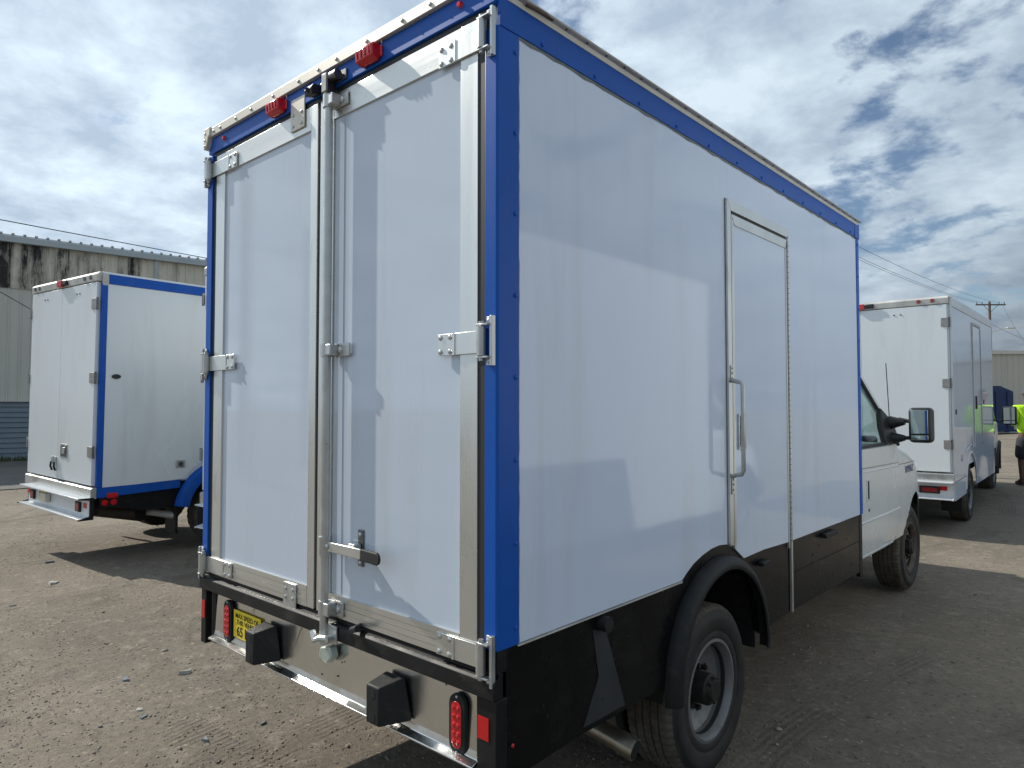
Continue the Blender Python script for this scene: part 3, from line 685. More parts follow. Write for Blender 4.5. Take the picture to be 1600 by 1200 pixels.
# header marker lights and camera
def marker(x, z):
    b = MB().prism([(-.019, z - .028), (-.030, z - .034), (-.060, z - .024), (-.064, z + .018), (-.050, z + .030), (-.019, z + .030)], 0, x - .052, x + .052).build('marker_lamp', m_redl, T, bevel=.006, seg=3)
    MB().box(x - .066, x + .066, -.028, -.019, z - .020, z + .022).build('lamp_foot', m_redl, b, bevel=.004)
    w_ = MB().tube([(x + .06, -.02, z + .03), (x + .065, -.03, z + .055), (x + .08, -.03, z + .06), (x + .095, -.02, z + .05)], .003, 6).build('lamp_wire', m_steel, b, smooth=True)
    f = MB()
    for i in range(4): f.box(x - .04 + i * .024, x - .034 + i * .024, -.0655, -.063, z - .015, z + .012)
    f.build('lens_flutes', m_redl, b, kind='stuff')
marker(-1.315, 2.998); marker(-.645, 3.002)
for x, z in ((-1.842, 3.005), (-.165, 3.010)):
    MB().cyl((x, -.018, z), (x, -.030, z), .012, 12, .008).build('clearance_lamp', m_redl, T, smooth=True)
cm = MB().prism([(-.018, 2.962), (-.062, 2.952), (-.070, 2.975), (-.055, 2.997), (-.018, 2.997)], 0, -1.038, -.985).build('rear_camera', m_blackpl, T, bevel=.003)
MB().cyl((-1.012, -.058, 2.975), (-1.012, -.072, 2.970), .010, 12).build('camera_lens', m_dark, cm, smooth=True)
# beam below doors and lower tail panel
MB().prism([(-.030, .788), (-.032, .792), (-.030, .838), (-.022, .846), (-.006, .852), (-.006, .864), (.011, .864), (.011, .788)], 0, -WD, .0).build('rear_beam', m_black, T, bevel=.002)
MB().box(-WD, -WD + .050, -.02, .03, .52, .786).build('tail_post', m_black, T, bevel=.003)
MB().box(-.084, .0, -.02, .03, .49, .786).build('tail_post', m_black, T, bevel=.003)
MB().box(-WD + .051, -1.905, .01, .03, .53, .786).build('inner_post', m_rust, T)
MB().box(-1.935, -1.902, .0, .009, .53, .786).build('inner_post', m_dark, T)
MB().prism([(.006, .786), (-.004, .60), (-.010, .578), (-.040, .568), (-.040, .562), (-.006, .560), (.010, .570), (.012, .786)], 0, -1.900, -.086).build('tail_panel', m_plate, T, bevel=.002)
# fold line creases on the panel
for a, b_ in (((-1.13, .775), (-1.20, .60)), ((-1.52, .775), (-1.55, .74))):
    MB().tube([(a[0], .0035, a[1]), ((a[0] + b_[0]) / 2 - .012, -.001, (a[1] + b_[1]) / 2), (b_[0], -.0035, b_[1])], .0016, 6).build('crease', m_plate, T)
sp_ = MB()
for x, z in ((-.97, .62), (-.83, .70), (-.86, .64), (-1.3, .60), (-.24, .772)): sp_.dome((x, -.004, z), (0, -1, 0), .004, 6)
sp_.build('small_rivets', m_dark, T, kind='stuff')
def tail_lamp(x, z):
    def oval(hx, hz, n=10):
        r_ = hx; return [(x + r_ * math.cos(a), z + hz - r_ + r_ * math.sin(a)) for a in frange(0, math.pi, n)] + [(x + r_ * math.cos(a), z - hz + r_ + r_ * math.sin(a)) for a in frange(math.pi, 2 * math.pi, n)]
    b = MB().prism(oval(.038, .098), 1, -.016, .0).build('tail_lamp', m_rubber, T, bevel=.004)
    MB().prism(oval(.0235, .074), 1, -.0195, -.0162).build('lens', m_redl, b, bevel=.003)
    d = MB()
    for i in range(5):
        for sx in (-.010, .010): d.dome((x + sx, -.0197, z - .054 + i * .027), (0, -1, 0), .0085, 10, .5)
    d.build('led_domes', m_redl, b, smooth=True, kind='stuff')
    for s in (-1, 1): MB().dome((x, -.0165, z + s * .088), (0, -1, 0), .005).build('lamp_screw', m_steel, b, smooth=True)
tail_lamp(-.178, .664); tail_lamp(-1.753, .672)
MB().box(-.077, -.030, -.0225, -.0205, .658, .727).build('reflector', m_redr, T)
MB().box(-2.012, -1.978, -.0225, -.0205, .642, .728).build('reflector', m_redr, T)
MB().dome((.001, .055, .63), (1, 0, 0), .007).build('side_lamp', m_redl, T, smooth=True)
# speed sticker
stk = MB().box(-1.703, -1.452, -.0080, -.0065, .612, .737).build('speed_sticker', m_yel, T); stk.rotation_euler = (R(0), 0, 0)
text('lettering', 'MAX SPEED OF', m_ink, stk, (-1.578, -.0086, .712), (R(90), 0, 0), .032)
text('lettering', 'THIS VEHICLE', m_ink, stk, (-1.578, -.0086, .684), (R(90), 0, 0), .032)
text('lettering', '65 MPH', m_ink, stk, (-1.575, -.0086, .641), (R(90), 0, 0), .062, .95)
# dock bumpers
def dock(xf0, xf1, xb0, xb1, zf0, zf1, zb0, zb1, p=.102):
    v = [(xf0, -p, zf0), (xf1, -p, zf0), (xf1, -p, zf1), (xf0, -p, zf1), (xb0, -.008, zb0), (xb1, -.008, zb0), (xb1 - .04, -.008, zb1), (xb0, -.008, zb1)]
    o = MB().add(v, [(0, 1, 2, 3), (4, 7, 6, 5), (0, 4, 5, 1), (1, 5, 6, 2), (2, 6, 7, 3), (3, 7, 4, 0)]).build('dock_bumper', m_rubber, T, bevel=.007, seg=3)
    cx_ = (xf0 + xf1) / 2
    for z in (zf0 + .026, zf1 - .026): MB().cyl((cx_, -p - .0012, z), (cx_, -p + .003, z), .0165, 16).build('bolt_hole', m_dark, o)
dock(-.545, -.472, -.55, -.405, .592, .724, .605, .742); dock(-1.408, -1.336, -1.41, -1.27, .588, .722, .600, .742)
# skirts
sk = [(.001, .535), (.40, .535), (1.02, .533)] + arc(1.47, .48, .45, 172, 8, 20) + [(1.955, .52), (2.36, .54)]
top_ = [(2.36, .931), (2.2, .935), (2.0, .941)] + arch_top[::-1] + [(.031, .933)]
MB().prism([(.031, .52)] + sk[1:] + top_, 0, -.022, -.006).build('side_skirt', m_blackg, T)
MB().prism([(2.395, .54), (3.68, .535), (3.68, .929), (2.395, .930)], 0, -.022, -.006).build('side_skirt', m_blackg, T)
MB().box(-.030, -.004, 3.681, LN, .50, .929).build('skirt_end', m_black, T)
MB().box(-.0058, -.0045, 2.42, 3.66, .745, .752).build('skirt_seam', m_dark, T)
MB().box(-WD, -WD + .016, .031, 3.7, .53, .928).build('side_skirt', m_blackg, T)
st = MB()
for y, z in ((.21, .70), (.23, .66), (.71, .84), (.72, .80), (2.75, .80), (2.85, .84), (3.1, .62), (3.4, .80), (3.5, .62), (3.3, .70), (.55, .62), (3.6, .70)): st.dome((-.0055, y, z), (1, 0, 0), .006, 6)
st.build('skirt_screws', m_black, T, kind='stuff')
MB().cyl((-.005, .545, .895), (.030, .545, .895), .028, 18).build('fuel_cap', m_rubber, T, smooth=True)
MB().box(-.005, .03, 2.89, 3.12, .878, .905).build('skirt_latch', m_rubber, T, bevel=.006)
MB().box(-.004, .03, 1.93, 2.03, .868, .892).build('skirt_latch', m_rubber, T, bevel=.006)
# wheel-arch flare
def flare():
    cs = [(-.005, .500), (.018, .500), (.040, .490), (.054, .470), (.058, .448), (.052, .440), (.045, .444), (.040, .462), (.01, .476), (-.005, .476)]
    mb = MB(); A = frange(-4, 186, 44); vs = []
    for a in A:
        t = R(a); wid = 1.0 if a < 90 else 1.0
        for x, r_ in cs: vs.append((x * wid, 1.485 + r_ * math.cos(t) * .985, .50 + r_ * math.sin(t) * .98))
    n = len(cs)
    mb.add(vs, [(i * n + j, i * n + (j + 1) % n, (i + 1) * n + (j + 1) % n, (i + 1) * n + j) for i in range(len(A) - 1) for j in range(n)] + [tuple(range(n))[::-1], tuple(range(len(vs) - n, len(vs)))])
    return mb
flare().build('wheel_arch_flare', m_rubber, T, smooth=True, angle=60)
# inner liner
ln = MB(); A = frange(-5, 185, 24); vs = []
for a in A:
    t = R(a)
    for x in (-.022, -.62): vs.append((x, 1.47 + .465 * math.cos(t), .49 + .46 * math.sin(t)))
ln.add(vs, [(i * 2, i * 2 + 1, i * 2 + 3, i * 2 + 2) for i in range(24)]); ln.add(*slab([(-.62, 1.0, .45), (-.62, 1.95, .45), (-.62, 1.95, .96), (-.62, 1.0, .96)], (-.01, 0, 0)))
ln.build('wheel_well', m_dark, T)
lb = MB()
for a in (12, 22, 32, 42, 52, 62): lb.dome((-.05, 1.47 + .458 * math.cos(R(a)), .49 + .453 * math.sin(R(a))), (0, -math.cos(R(a)), -math.sin(R(a))), .012, 6)
lb.build('liner_bolts', m_black, T, kind='stuff')
wheel(T, -.018, 1.445, .382, .382, 1, .105, n=96, hubout=.125)
wheel(T, -.29, 1.42, .388, .388, 1, .105, n=40)
wheel(T, -WD + .018, 1.42, .388, .388, -1, .105, n=40); wheel(T, -WD + .29, 1.42, .388, .388, -1, .105, n=40)
# undercarriage
MB().box(-1.50, -1.42, .05, 5.9, .55, .72).build('chassis_rail', m_black, T, bevel=.01); MB().box(-.60, -.52, .05, 5.9, .55, .72).build('chassis_rail', m_black, T, bevel=.01)
MB().cyl((-WD + .3, 1.42, .388), (-.3, 1.42, .388), .055, 16).build('rear_axle', m_hub, T, smooth=True)
MB().dome((-1.01, 1.36, .388), (0, -1, 0), .15, 16, .9).build('differential', m_hub, T, smooth=True)
MB().box(-1.9, -.1, .04, 3.7, .845, .862).build('floor_frame', m_dark, T)
for y in (.35, 1.0, 2.0, 2.7, 3.4): MB().box(-1.95, -.06, y, y + .06, .73, .84).build('cross_member', m_black, T)
MB().box(-.66, -.62, .25, .95, .36, .52).build('mud_flap', m_rubber, T)
MB().box(-1.35, -.68, .4, 1.1, .34, .60).build('fuel_tank', m_dark, T, bevel=.04)
# exhaust
ex = MB(); pts = [(-.95, .70, .50), (-.60, .72, .47), (-.35, .74, .43), (-.02, .782, .352)]
ex.tube(pts, .040, 20)
o = ex.build('exhaust_pipe', m_exh, T, smooth=True)
dv = (Vector(pts[3]) - Vector(pts[2])).normalized()
MB().cyl(Vector(pts[3]) - dv * .06, Vector(pts[3]) + dv * .006, .0435, 24).build('pipe_tip', m_exh, o, smooth=True)
MB().cyl(Vector(pts[3]) + dv * .0062, Vector(pts[3]) + dv * .0075, .037, 24).build('pipe_bore', m_dark, o)
# thin grey patch on the skirt: a reflection in its gloss, painted as colour
m_skirt_reflection = mat('painted_grey_reflection', (.028, .031, .035), .5, var=.2, vscale=8)
MB().prism([(0.49, 0.882), (0.571, 0.863), (0.696, 0.553), (0.43, 0.557), (0.525, 0.709)], 0, -.0055, -.0035).build('skirt_reflection_patch', m_skirt_reflection, T)
# side entry door
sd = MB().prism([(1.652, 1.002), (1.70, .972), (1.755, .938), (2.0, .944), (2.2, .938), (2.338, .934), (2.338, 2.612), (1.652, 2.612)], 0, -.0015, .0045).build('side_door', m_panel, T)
MB().prism([(1.586, 1.02), (1.586, 2.697), (2.402, 2.697), (2.402, 2.636), (2.3965, 2.636), (2.3965, 2.640), (1.634, 2.640), (1.634, 1.02)], 0, -.0012, .0008).build('frame_sealant', m_bead, T)
def fstrip(y0, y1, z0, z1, t=.010, par=None, b=.001, x0=-.0012): return MB().box(x0, t, y0, y1, z0, z1).build('door_frame', m_alu, par or T, bevel=b)
MB().prism([(1.590, 1.026), (1.630, 1.018), (1.630, 2.640), (1.590, 2.690)], 0, -.0012, .012).build('door_frame', m_alu, T, bevel=.001)
MB().prism([(1.592, 2.692), (1.632, 2.642), (2.360, 2.642), (2.398, 2.692)], 0, -.0012, .012).build('door_frame', m_alu, T, bevel=.001)
MB().box(-.0012, .0025, 1.6305, 1.6415, 1.01, 2.640).build('door_gap', m_seal, T); MB().box(-.0012, .0025, 1.642, 2.36, 2.628, 2.6405).build('door_gap', m_seal, T)
MB().box(-.0012, .0085, 1.642, 1.6515, 1.004, 2.627).build('door_stile', m_alu, sd); MB().prism([(1.643, 2.627), (1.680, 2.578), (2.338, 2.578), (2.355, 2.627)], 0, .0046, .0100).build('door_rail', m_alu, sd, bevel=.001)
MB().box(.0046, .009, 1.652, 1.666, 1.01, 2.6).build('door_stile', m_alu, sd)
MB().box(-.0012, .009, 2.3385, 2.352, .90, 2.577).build('door_stile', m_alu, sd)
MB().box(-.005, .008, 2.374, 2.396, .54, 2.640).build('door_frame', m_alu, T, bevel=.001)
hk = MB().cyl((.010, 2.364, .93), (.010, 2.364, 2.62), .0075, 10); ho = hk.build('piano_hinge', m_steel, sd, smooth=True)
hk2 = MB()
for i in range(56): hk2.cyl((.0105, 2.364, .94 + i * .030), (.0105, 2.364, .944 + i * .030), .0077, 8)
hk2.build('hinge_slots', m_bead, ho, kind='stuff')
# grab handle
gh_ = MB().tube([(.012, 1.615, 1.815), (.040, 1.60, 1.806), (.070, 1.592, 1.800), (.080, 1.590, 1.785), (.080, 1.590, 1.60), (.080, 1.590, 1.385), (.070, 1.592, 1.366), (.040, 1.60, 1.360), (.012, 1.615, 1.350)], .0105, 12).build('grab_handle', m_steel, T, smooth=True)
for z0, z1 in ((1.80, 1.885), (1.265, 1.352)):
    p = MB().box(.0125, .017, 1.603, 1.626, z0, z1).build('handle_foot', m_steel, gh_, bevel=.002)
    b = MB(); [b.dome((.0172, 1.6145, z0 + (z1 - z0) * t), (1, 0, 0), .006, 6) for t in (.25, .55, .82)]; b.build('bolt_heads', m_dsteel, p, kind='stuff')
lt = MB()
y0, y1, z0, z1 = 1.695, 1.785, 1.475, 1.650
for bx in ((y0, y1, z1 - .012, z1), (y0, y1, z0, z0 + .012), (y0, y0 + .012, z0 + .0125, z1 - .0125), (y1 - .012, y1, z0 + .0125, z1 - .0125)): lt.box(.0048, .013, *bx)
lo = lt.build('door_latch', m_steel, sd, bevel=.002)
MB().box(.0048, .0062, y0 + .013, y1 - .013, z0 + .013, z1 - .013).build('latch_recess', m_dsteel, lo)
MB().box(.0063, .015, y0 + .028, y1 - .030, z0 + .02, z1 - .05).build('latch_paddle', m_steel, lo, bevel=.003)
MB().cyl((.0063, y0 + .045, z1 - .032), (.014, y0 + .045, z1 - .032), .012, 12).build('latch_lock', m_steel, lo, smooth=True)

# ---- cab of the main truck
cxm = -1.01
hwA = lambda y: lerp([(3.7, .955), (4.6, .955), (5.2, .945), (5.7, .925), (6.0, .88), (6.2, .84), (6.5, .78), (6.7, .70), (6.8, .55)], y)
ztA = lambda y: lerp([(3.7, 1.385), (4.98, 1.385), (5.15, 1.365), (5.5, 1.30), (5.9, 1.20), (6.3, 1.13), (6.6, 1.02), (6.8, .88)], y)
mbA, sideA = cab_loft(cxm, hwA, ztA, .56, 3.76, 6.80, 5.74, .45, .455, rad=.10)
cb = mbA.build('cab_body', m_white, T, smooth=True, angle=40)
MB().box(cxm - .80, cxm + .80, 5.2, 6.3, .50, 1.0).build('engine_bay', m_dark, T)
MB().box(cxm - .62, cxm + .62, 6.6, 6.95, .50, .72).build('front_bumper', m_steel, T, bevel=.03)
def dz0(y): 
    z = .565
    d = abs(y - 5.74)
    if d < .50: z = max(z, .45 + math.sqrt(max(0, .50 ** 2 - d * d)))
    return z
dr = patch(sideA, cxm, frange(3.80, 5.00, 24), lambda y: dz0(y) + .03, lambda y: 1.368, .007).build('cab_door', m_white, T, smooth=True, angle=50)
fd = patch(sideA, cxm, frange(5.012, 5.75, 18), lambda y: dz0(y) + .002, lambda y: ztA(y) - .115, .005).build('front_fender', m_white, T, smooth=True, angle=50)
MB().tube([(cxm + sideA(y, .60) + .004, y, .572) for y in frange(3.79, 4.85, 8)], .012, 8).build('door_sill', m_alu, dr, smooth=True)
# crease lines (raised swage)
MB().tube([(cxm + sideA(y, 1.19) + .0035, y, 1.205 - (y - 3.8) * .012) for y in frange(3.81, 5.0, 10)], .0075, 8).build('swage_line', m_white, dr, smooth=True)
MB().tube([(cxm + sideA(y, 1.23) + .0065, y, 1.232 - (y - 3.8) * .012) for y in frange(3.81, 5.0, 10)], .003, 6).build('door_moulding', m_dsteel, dr, smooth=True)
MB().tube([(cxm + sideA(y, 1.17) + .0045, y, 1.212 - (y - 3.8) * .012) for y in frange(5.02, 5.74, 10)], .003, 6).build('fender_groove', m_dsteel, fd, smooth=True)
MB().tube([(cxm + sideA(y, .83) + .0, y, .835) for y in frange(3.82, 5.0, 10)], .013, 8).build('lower_swage', m_white, dr, smooth=True)
hx = cxm + sideA(4.05, 1.05)
dh = MB().box(hx + .002, hx + .012, 4.02, 4.13, .985, 1.150).build('door_handle', m_white, dr, bevel=.005)
MB().box(hx + .0125, hx + .015, 4.05, 4.075, 1.0, 1.135).build('handle_slot', m_dark, dh)
MB().cyl((hx + .005, 4.08, .915), (hx + .013, 4.08, .915), .012, 12).build('door_lock', m_dsteel, dr)
text('fender_badge', 'NYPAZ', m_inkb, fd, (cxm + sideA(5.42, 1.10) + .0075, 5.42, 1.135), (R(90), 0, R(92)), .085, 1.25)
# greenhouse
xb, xt = -.085, -.235
def mirrorx(p): return (2 * cxm - p[0], p[1], p[2])
A0, A1 = (xb, 5.06, 1.385), (xt, 4.42, 1.99); B0, B1 = (xb, 3.78, 1.385), (xt, 3.78, 1.99)
def lrp(a, b, t): return tuple(a[i] + (b[i] - a[i]) * t for i in range(3))
for s_ in (0, 1):
    f_ = (lambda p: p) if not s_ else mirrorx
    pil = MB().tube([f_(lrp(A0, A1, t)) for t in (0, .25, .5, .75, 1)], .030, 8).build('windscreen_pillar', m_white, T, smooth=True)
    MB().tube([f_((p[0] + .018, p[1] - .03, p[2] - .02)) for p in [lrp(A0, A1, t) for t in (0, .3, .6, 1)]], .016, 8).build('window_rubber', m_seal, pil, smooth=True)
    MB().tube([f_(lrp(B0, B1, t)) for t in (0, 1)], .035, 8).build('rear_pillar', m_white, T, smooth=True)
    gq = [f_(lrp(B0, B1, 0)), f_(lrp(A0, A1, 0)), f_(lrp(A0, A1, 1)), f_(lrp(B0, B1, 1))]
    gm_ = MB().add(gq, [(0, 1, 2, 3)]); gm_.build('side_window', m_glass, T)
    MB().tube([f_(B0), f_(A0)], .014, 8).build('window_rubber', m_seal, T, smooth=True)
MB().add([A0, mirrorx(A0), mirrorx(A1), A1], [(0, 1, 2, 3)]).build('windscreen', m_glass, T)
rf = MB(); 
rf.prism([(cxm - .78, 1.99), (cxm - .70, 2.06), (cxm, 2.09), (cxm + .70, 2.06), (cxm + .78, 1.99)], 1, 3.77, 4.44); rf.build('cab_roof', m_white, T, bevel=.02)
m_seat = mat('grey_seat_cloth', (.10, .10, .10), .9)
for x in (-.52, -1.5): 
    st_ = MB().box(x - .24, x + .24, 3.95, 4.5, 1.1, 1.30).build('seat', m_seat, T, bevel=.04)
    MB().box(x - .23, x + .23, 3.86, 3.98, 1.2, 1.78).build('seat_back', m_seat, st_, bevel=.04)
MB().box(cxm - .8, cxm + .8, 4.75, 5.0, 1.34, 1.44).build('dashboard', m_blackpl, T, bevel=.03)
make_mirror(T, .150, 4.80, 1.538, .175, .285, [(-.105, 4.66, 1.375), (-.095, 5.02, 1.385), (-.115, 4.90, 1.56), (-.16, 4.70, 1.68), (-.15, 4.68, 1.52)],
            [[(-.07, 4.86, 1.56), (-.01, 4.85, 1.585), (.05, 4.84, 1.570), (.10, 4.84, 1.568)], [(-.07, 4.86, 1.42), (-.01, 4.85, 1.43), (.05, 4.84, 1.432), (.10, 4.84, 1.435)]])
fa = MB()
for z in (1.555, 1.425): fa.cyl((-.085, 4.86, z), (.03, 4.845, z + .006), .058, 16, .022)
fa.build('mirror_bracket', m_blackpl, T, smooth=True)
MB().tube([(-.2, 5.36, 1.33), (-.2, 5.30, 1.7), (-.2, 5.235, 2.075)], .0042, 6).build('radio_antenna', m_black, T)
fw_ = wheel(T, -.145, 5.74, .388, .388, 1, .045, m_rust, n=96, hubout=.07)
wheel(T, 2 * cxm + .195, 5.74, .388, .388, -1, .045, m_rust, n=40, hubout=.07)
MB().box(-.36, -.15, 6.10, 6.13, .50, .84).build('mud_guard', m_rubber, T, bevel=.01)
MB().cyl((-1.8, 5.74, .388), (-.3, 5.74, .388), .045, 12).build('front_axle', m_hub, T)

# ================================================================== OTHER BOX TRUCKS
m_hinge = mat('dull_hinge_steel', (.30, .29, .28), .45, metal=.5, var=.2, vscale=20)
def truck_b(label, loc, rz, blue, L_=4.3, H=3.15, zb=.82, tilt=0.0, roll=0.0, W_=2.15):
    t = thing('box_truck', label, 'truck', loc, rz, 'box trucks parked in the yard')
    t.rotation_euler = (tilt, roll, rz)
    wy = 1.5; ar = .52
    MB().box(-W_ + .02, -.02, .005, L_ - .01, zb, H - .03).build('box_body', m_boxw, t, bevel=.02, seg=3)
    if blue:
        side_poly = [(.053, zb)] + [(.4, zb + .005), (wy - .66, zb + .02)] + arc(wy, .47, .66, 145, 35, 16) + [(wy + .70, zb), (L_ - .06, zb), (L_ - .06, 3.02), (.053, 3.02)]
        MB().prism(side_poly, 0, -.019, -.002).build('side_panel', m_boxw, t)
        MB().box(-.021, .003, -.008, .052, zb, 3.02).build('corner_trim', m_blue, t, bevel=.004)
        MB().box(-.035, -.022, -.008, .0, zb, 3.04).build('corner_trim', m_blue, t, bevel=.003)
        MB().box(-.02, .004, -.005, .06, 3.0, 3.12).build('corner_cap', m_gutter, t, bevel=.004)
        MB().box(-.02, .006, .062, L_, 3.022, 3.125).build('top_rail', m_blue, t, bevel=.003)
        MB().prism([(.0, zb - .002), (.4, zb + .003), (.9, zb + .016), (.9, zb - .075), (.4, zb - .095), (0, zb - .11)], 0, -.03, -.001).build('lower_band', m_blue, t)
        MB().prism([(.02, .70), (.9, .73), (.98, .50), (.5, .52), (.1, .60)], 0, -.10, -.06).build('side_skirt', m_black, t)
        # fender
        cs = [(-.02, .66), (.02, .655), (.065, .63), (.085, .58), (.085, .53), (.07, .53), (.05, .60), (-.02, .63)]
        A = frange(8, 172, 36); vs = [(x, wy + r_ * math.cos(R(a)), .45 + r_ * .93 * math.sin(R(a))) for a in A for x, r_ in cs]; n = len(cs)
        MB().add(vs, [(i * n + j, i * n + (j + 1) % n, (i + 1) * n + (j + 1) % n, (i + 1) * n + j) for i in range(36) for j in range(n)]).build('wheel_arch_flare', m_blue, t, smooth=True)
        mk = MB().box(-.0, .012, .10, .21, .70, .755).build('side_marker', m_redl, t, bevel=.004)
        MB().cyl((-.02, .08, .655), (.01, .08, .655), .032, 14).build('side_marker', m_redl, t, smooth=True); MB().cyl((-.02, .17, .655), (.01, .17, .655), .032, 14).build('side_marker', m_redl, t, smooth=True)
        MB().box(-.02, .0, .03, .24, .60, .71).build('marker_bracket', m_black, t)
    else:
        side_poly = [(.03, .46), (wy - ar, .46)] + arc(wy, .47, ar, 178, 2, 20) + [(L_ - .06, .46), (L_ - .06, H - .14), (.03, H - .14)]
        MB().prism(side_poly, 0, -.019, -.002).build('side_panel', m_panel, t)
        MB().box(-.02, .004, -.0, .029, .70, H - .04).build('corner_trim', m_white, t, bevel=.005)
        MB().box(-.02, .006, .03, L_, H - .138, H - .02).build('top_rail', m_boxw, t, bevel=.004)
        fl = MB(); cs = [(-.002, ar + .03), (.004, ar + .02), (.008, ar + .005), (.004, ar - .008), (-.002, ar - .008)]
        A = frange(5, 175, 30); vs = [(x, wy + r_ * math.cos(R(a)), .47 + r_ * math.sin(R(a))) for a in A for x, r_ in cs]; n = len(cs)
        fl.add(vs, [(i * n + j, i * n + (j + 1) % n, (i + 1) * n + (j + 1) % n, (i + 1) * n + j) for i in range(30) for j in range(n)]); fl.build('wheel_arch_lip', m_white, t, smooth=True)
        # side entry door
        d = MB().box(-.0015, .008, 1.86, 2.62, 1.08, 2.88).build('side_door', m_panel, t, bevel=.002)
        MB().box(-.0015, .012, 1.81, 1.85, 1.05, 2.93).build('door_frame', m_gutter, t); MB().box(-.0015, .012, 1.851, 2.66, 2.89, 2.93).build('door_frame', m_gutter, t)
        MB().cyl((.008, 2.64, 1.05), (.008, 2.64, 2.88), .008, 8).build('piano_hinge', m_hinge, t)
        MB().box(.0085, .024, 2.0, 2.08, 1.62, 1.82).build('door_latch', m_blackpl, t, bevel=.01)
        MB().cyl((-.002, .22, 1.62), (.006, .22, 1.62), .035, 14).build('side_port', m_blackpl, t); MB().cyl((-.002, 3.0, 1.72), (.006, 3.0, 1.72), .035, 14).build('side_port', m_blackpl, t)
        MB().tube([(.004, .95, 1.04), (.02, 1.1, 1.10), (.02, 1.35, 1.12), (.004, 1.5, 1.08)], .008, 6).build('body_moulding', m_white, t)
        MB().cyl((-.002, .62, .98), (.006, .62, .98), .045, 14).build('fuel_cap', m_gutter, t)
        MB().box(-W_, -W_ + .02, .02, L_, .46, H - .03).build('side_panel', m_boxw, t)
        MB().box(-.0015, .004, .03, 1.0, .70, .705).build('body_seam', m_dsteel, t)
    # tail
    MB().prism([(-.046, H - .105), (-.052, H - .03), (-.02, H), (.03, H), (.03, H - .105)], 0, -W_ + .01, -.02).build('rear_header', m_gutter, t, bevel=.006)
    MB().box(-W_, .0, .0, L_, H - .029, H - .002).build('roof', m_boxw, t, bevel=.008)
    for x0, x1 in ((-W_ + .03, -W_ / 2 - .006), (-W_ / 2 - .003, -.042)):
        dd = MB().box(x0, x1, -.045, .0, zb + .02, H - .115).build('rear_door', m_boxw, t, bevel=.003, seg=1)
        if x0 > -1.5 and blue:
            h_ = MB().box(-.90, -.70, -.050, -.0455, 1.09, 1.25).build('door_handle', m_steel, dd, bevel=.003); MB().box(-.885, -.715, -.053, -.0505, 1.105, 1.235).build('handle_recess', m_dsteel, h_, bevel=.002); MB().box(-.83, -.75, -.062, -.0535, 1.14, 1.21).build('handle_paddle', m_steel, h_, bevel=.003)
        for xx in (-.5, -.42):
            MB().dome((x0 + .5 + xx + .42, -.046, H - .21), (0, -1, 0), .012, 8).build('door_screw', m_dsteel, dd)
    for x in (-1.13, -1.03) if blue else ():
        hkk = MB().box(x, x + .03, -.065, -.046, 1.0, 1.09).build('pull_strap_clip', m_steel, t, bevel=.003)
        MB().tube([(x + .015, -.066, 1.03), (x + .02, -.075, .98), (x + .03, -.06, .93)], .012, 6).build('pull_strap', m_black, hkk)
    for z in (2.80, 2.0, 1.20):
        for xx in (-.150 if blue else -.11, -W_ - .012):
            hg = MB().box(xx, xx + (.125 if blue else .085) if xx > -1 else xx + .03, -.054, -.0465 if xx > -1 else -.01, z - .058, z + .058).build('hinge', m_hinge, t, bevel=.003)
            MB().cyl((-.018 if xx > -1 else xx, -.044, z - .065), (-.018 if xx > -1 else xx, -.044, z + .065), .012, 10).build('hinge_knuckle', m_dsteel, hg, smooth=True)
    MB().prism([(-.06, zb - .12), (-.062, zb - .01), (-.04, zb), (.0, zb), (.0, zb - .12)], 0, -W_ + .01, -.005).build('tail_sill', m_alu, t, bevel=.004)
    lampz = H - .06
    rl = MB().box(-W_ / 2 - .085, -W_ / 2 + .055, -.085, -.053, lampz - .04, lampz + .035).build('marker_lamp', m_redl, t, bevel=.008)
    MB().box(-W_ / 2 + .06, -W_ / 2 + .175, -.08, -.053, lampz - .03, lampz + .03).build('rear_camera', m_blackpl, t, bevel=.015)
    for x in (-.36, -.20, -W_ + .13, -W_ + .27): MB().cyl((x, -.050, lampz + .005), (x, -.060, lampz + .005), .026, 12).build('clearance_lamp', m_reddark if not blue else m_dsteel, t, smooth=True)
    # bumper channel with two flanges
    by = -.065
    bmp = MB().prism([(by, .50), (by, .70), (by - .10, .70), (by - .10, .715), (by + .02, .715), (by + .02, .485), (by - .10, .485), (by - .10, .50)], 0, -W_ + .16, -.016).build('step_bumper', m_white, t, bevel=.003)
    MB().box(-W_ + .2, -.10, by + .021, .06, .52, .69).build('bumper_mount', m_black, t)
    for x in (-W_ + .145, -.015): MB().prism([(by - .11, .483), (by - .11, .495), (by + .0, .52), (by - .0, .69), (by - .11, .705), (by - .11, .718), (by + .04, .718), (by + .04, .483)], 0, x, x + .015).build('bumper_end', m_black if blue else m_white, bmp)
    for s_, x in ((1, -.28), (-1, -W_ + .34)):
        if blue:
            l_ = MB().box(x - .065, x + .065, by - .022, by - .001, .545, .655).build('tail_lamp', m_rubber, t, bevel=.03, seg=4); MB().box(x - .048, x + .048, by - .026, by - .0225, .56, .64).build('lens', m_reddark, l_, bevel=.002)
        else:
            l_ = MB().box(x - .12, x + .12, by - .022, by - .001, .555, .650).build('tail_lamp', m_rubber, t, bevel=.04, seg=4); MB().box(x - .09, x + .09, by - .026, by - .0225, .575, .63).build('lens', m_reddark, l_, bevel=.002)
        MB().box(x + s_ * .16 - .04, x + s_ * .16 + .04, by - .005, by - .001, .60, .655).build('reflector', m_redr, t)
    yz = MB().box(-W_ + .52, -W_ + .76, by - .004, by - .001, .545, .675).build('speed_sticker', m_yel, t)
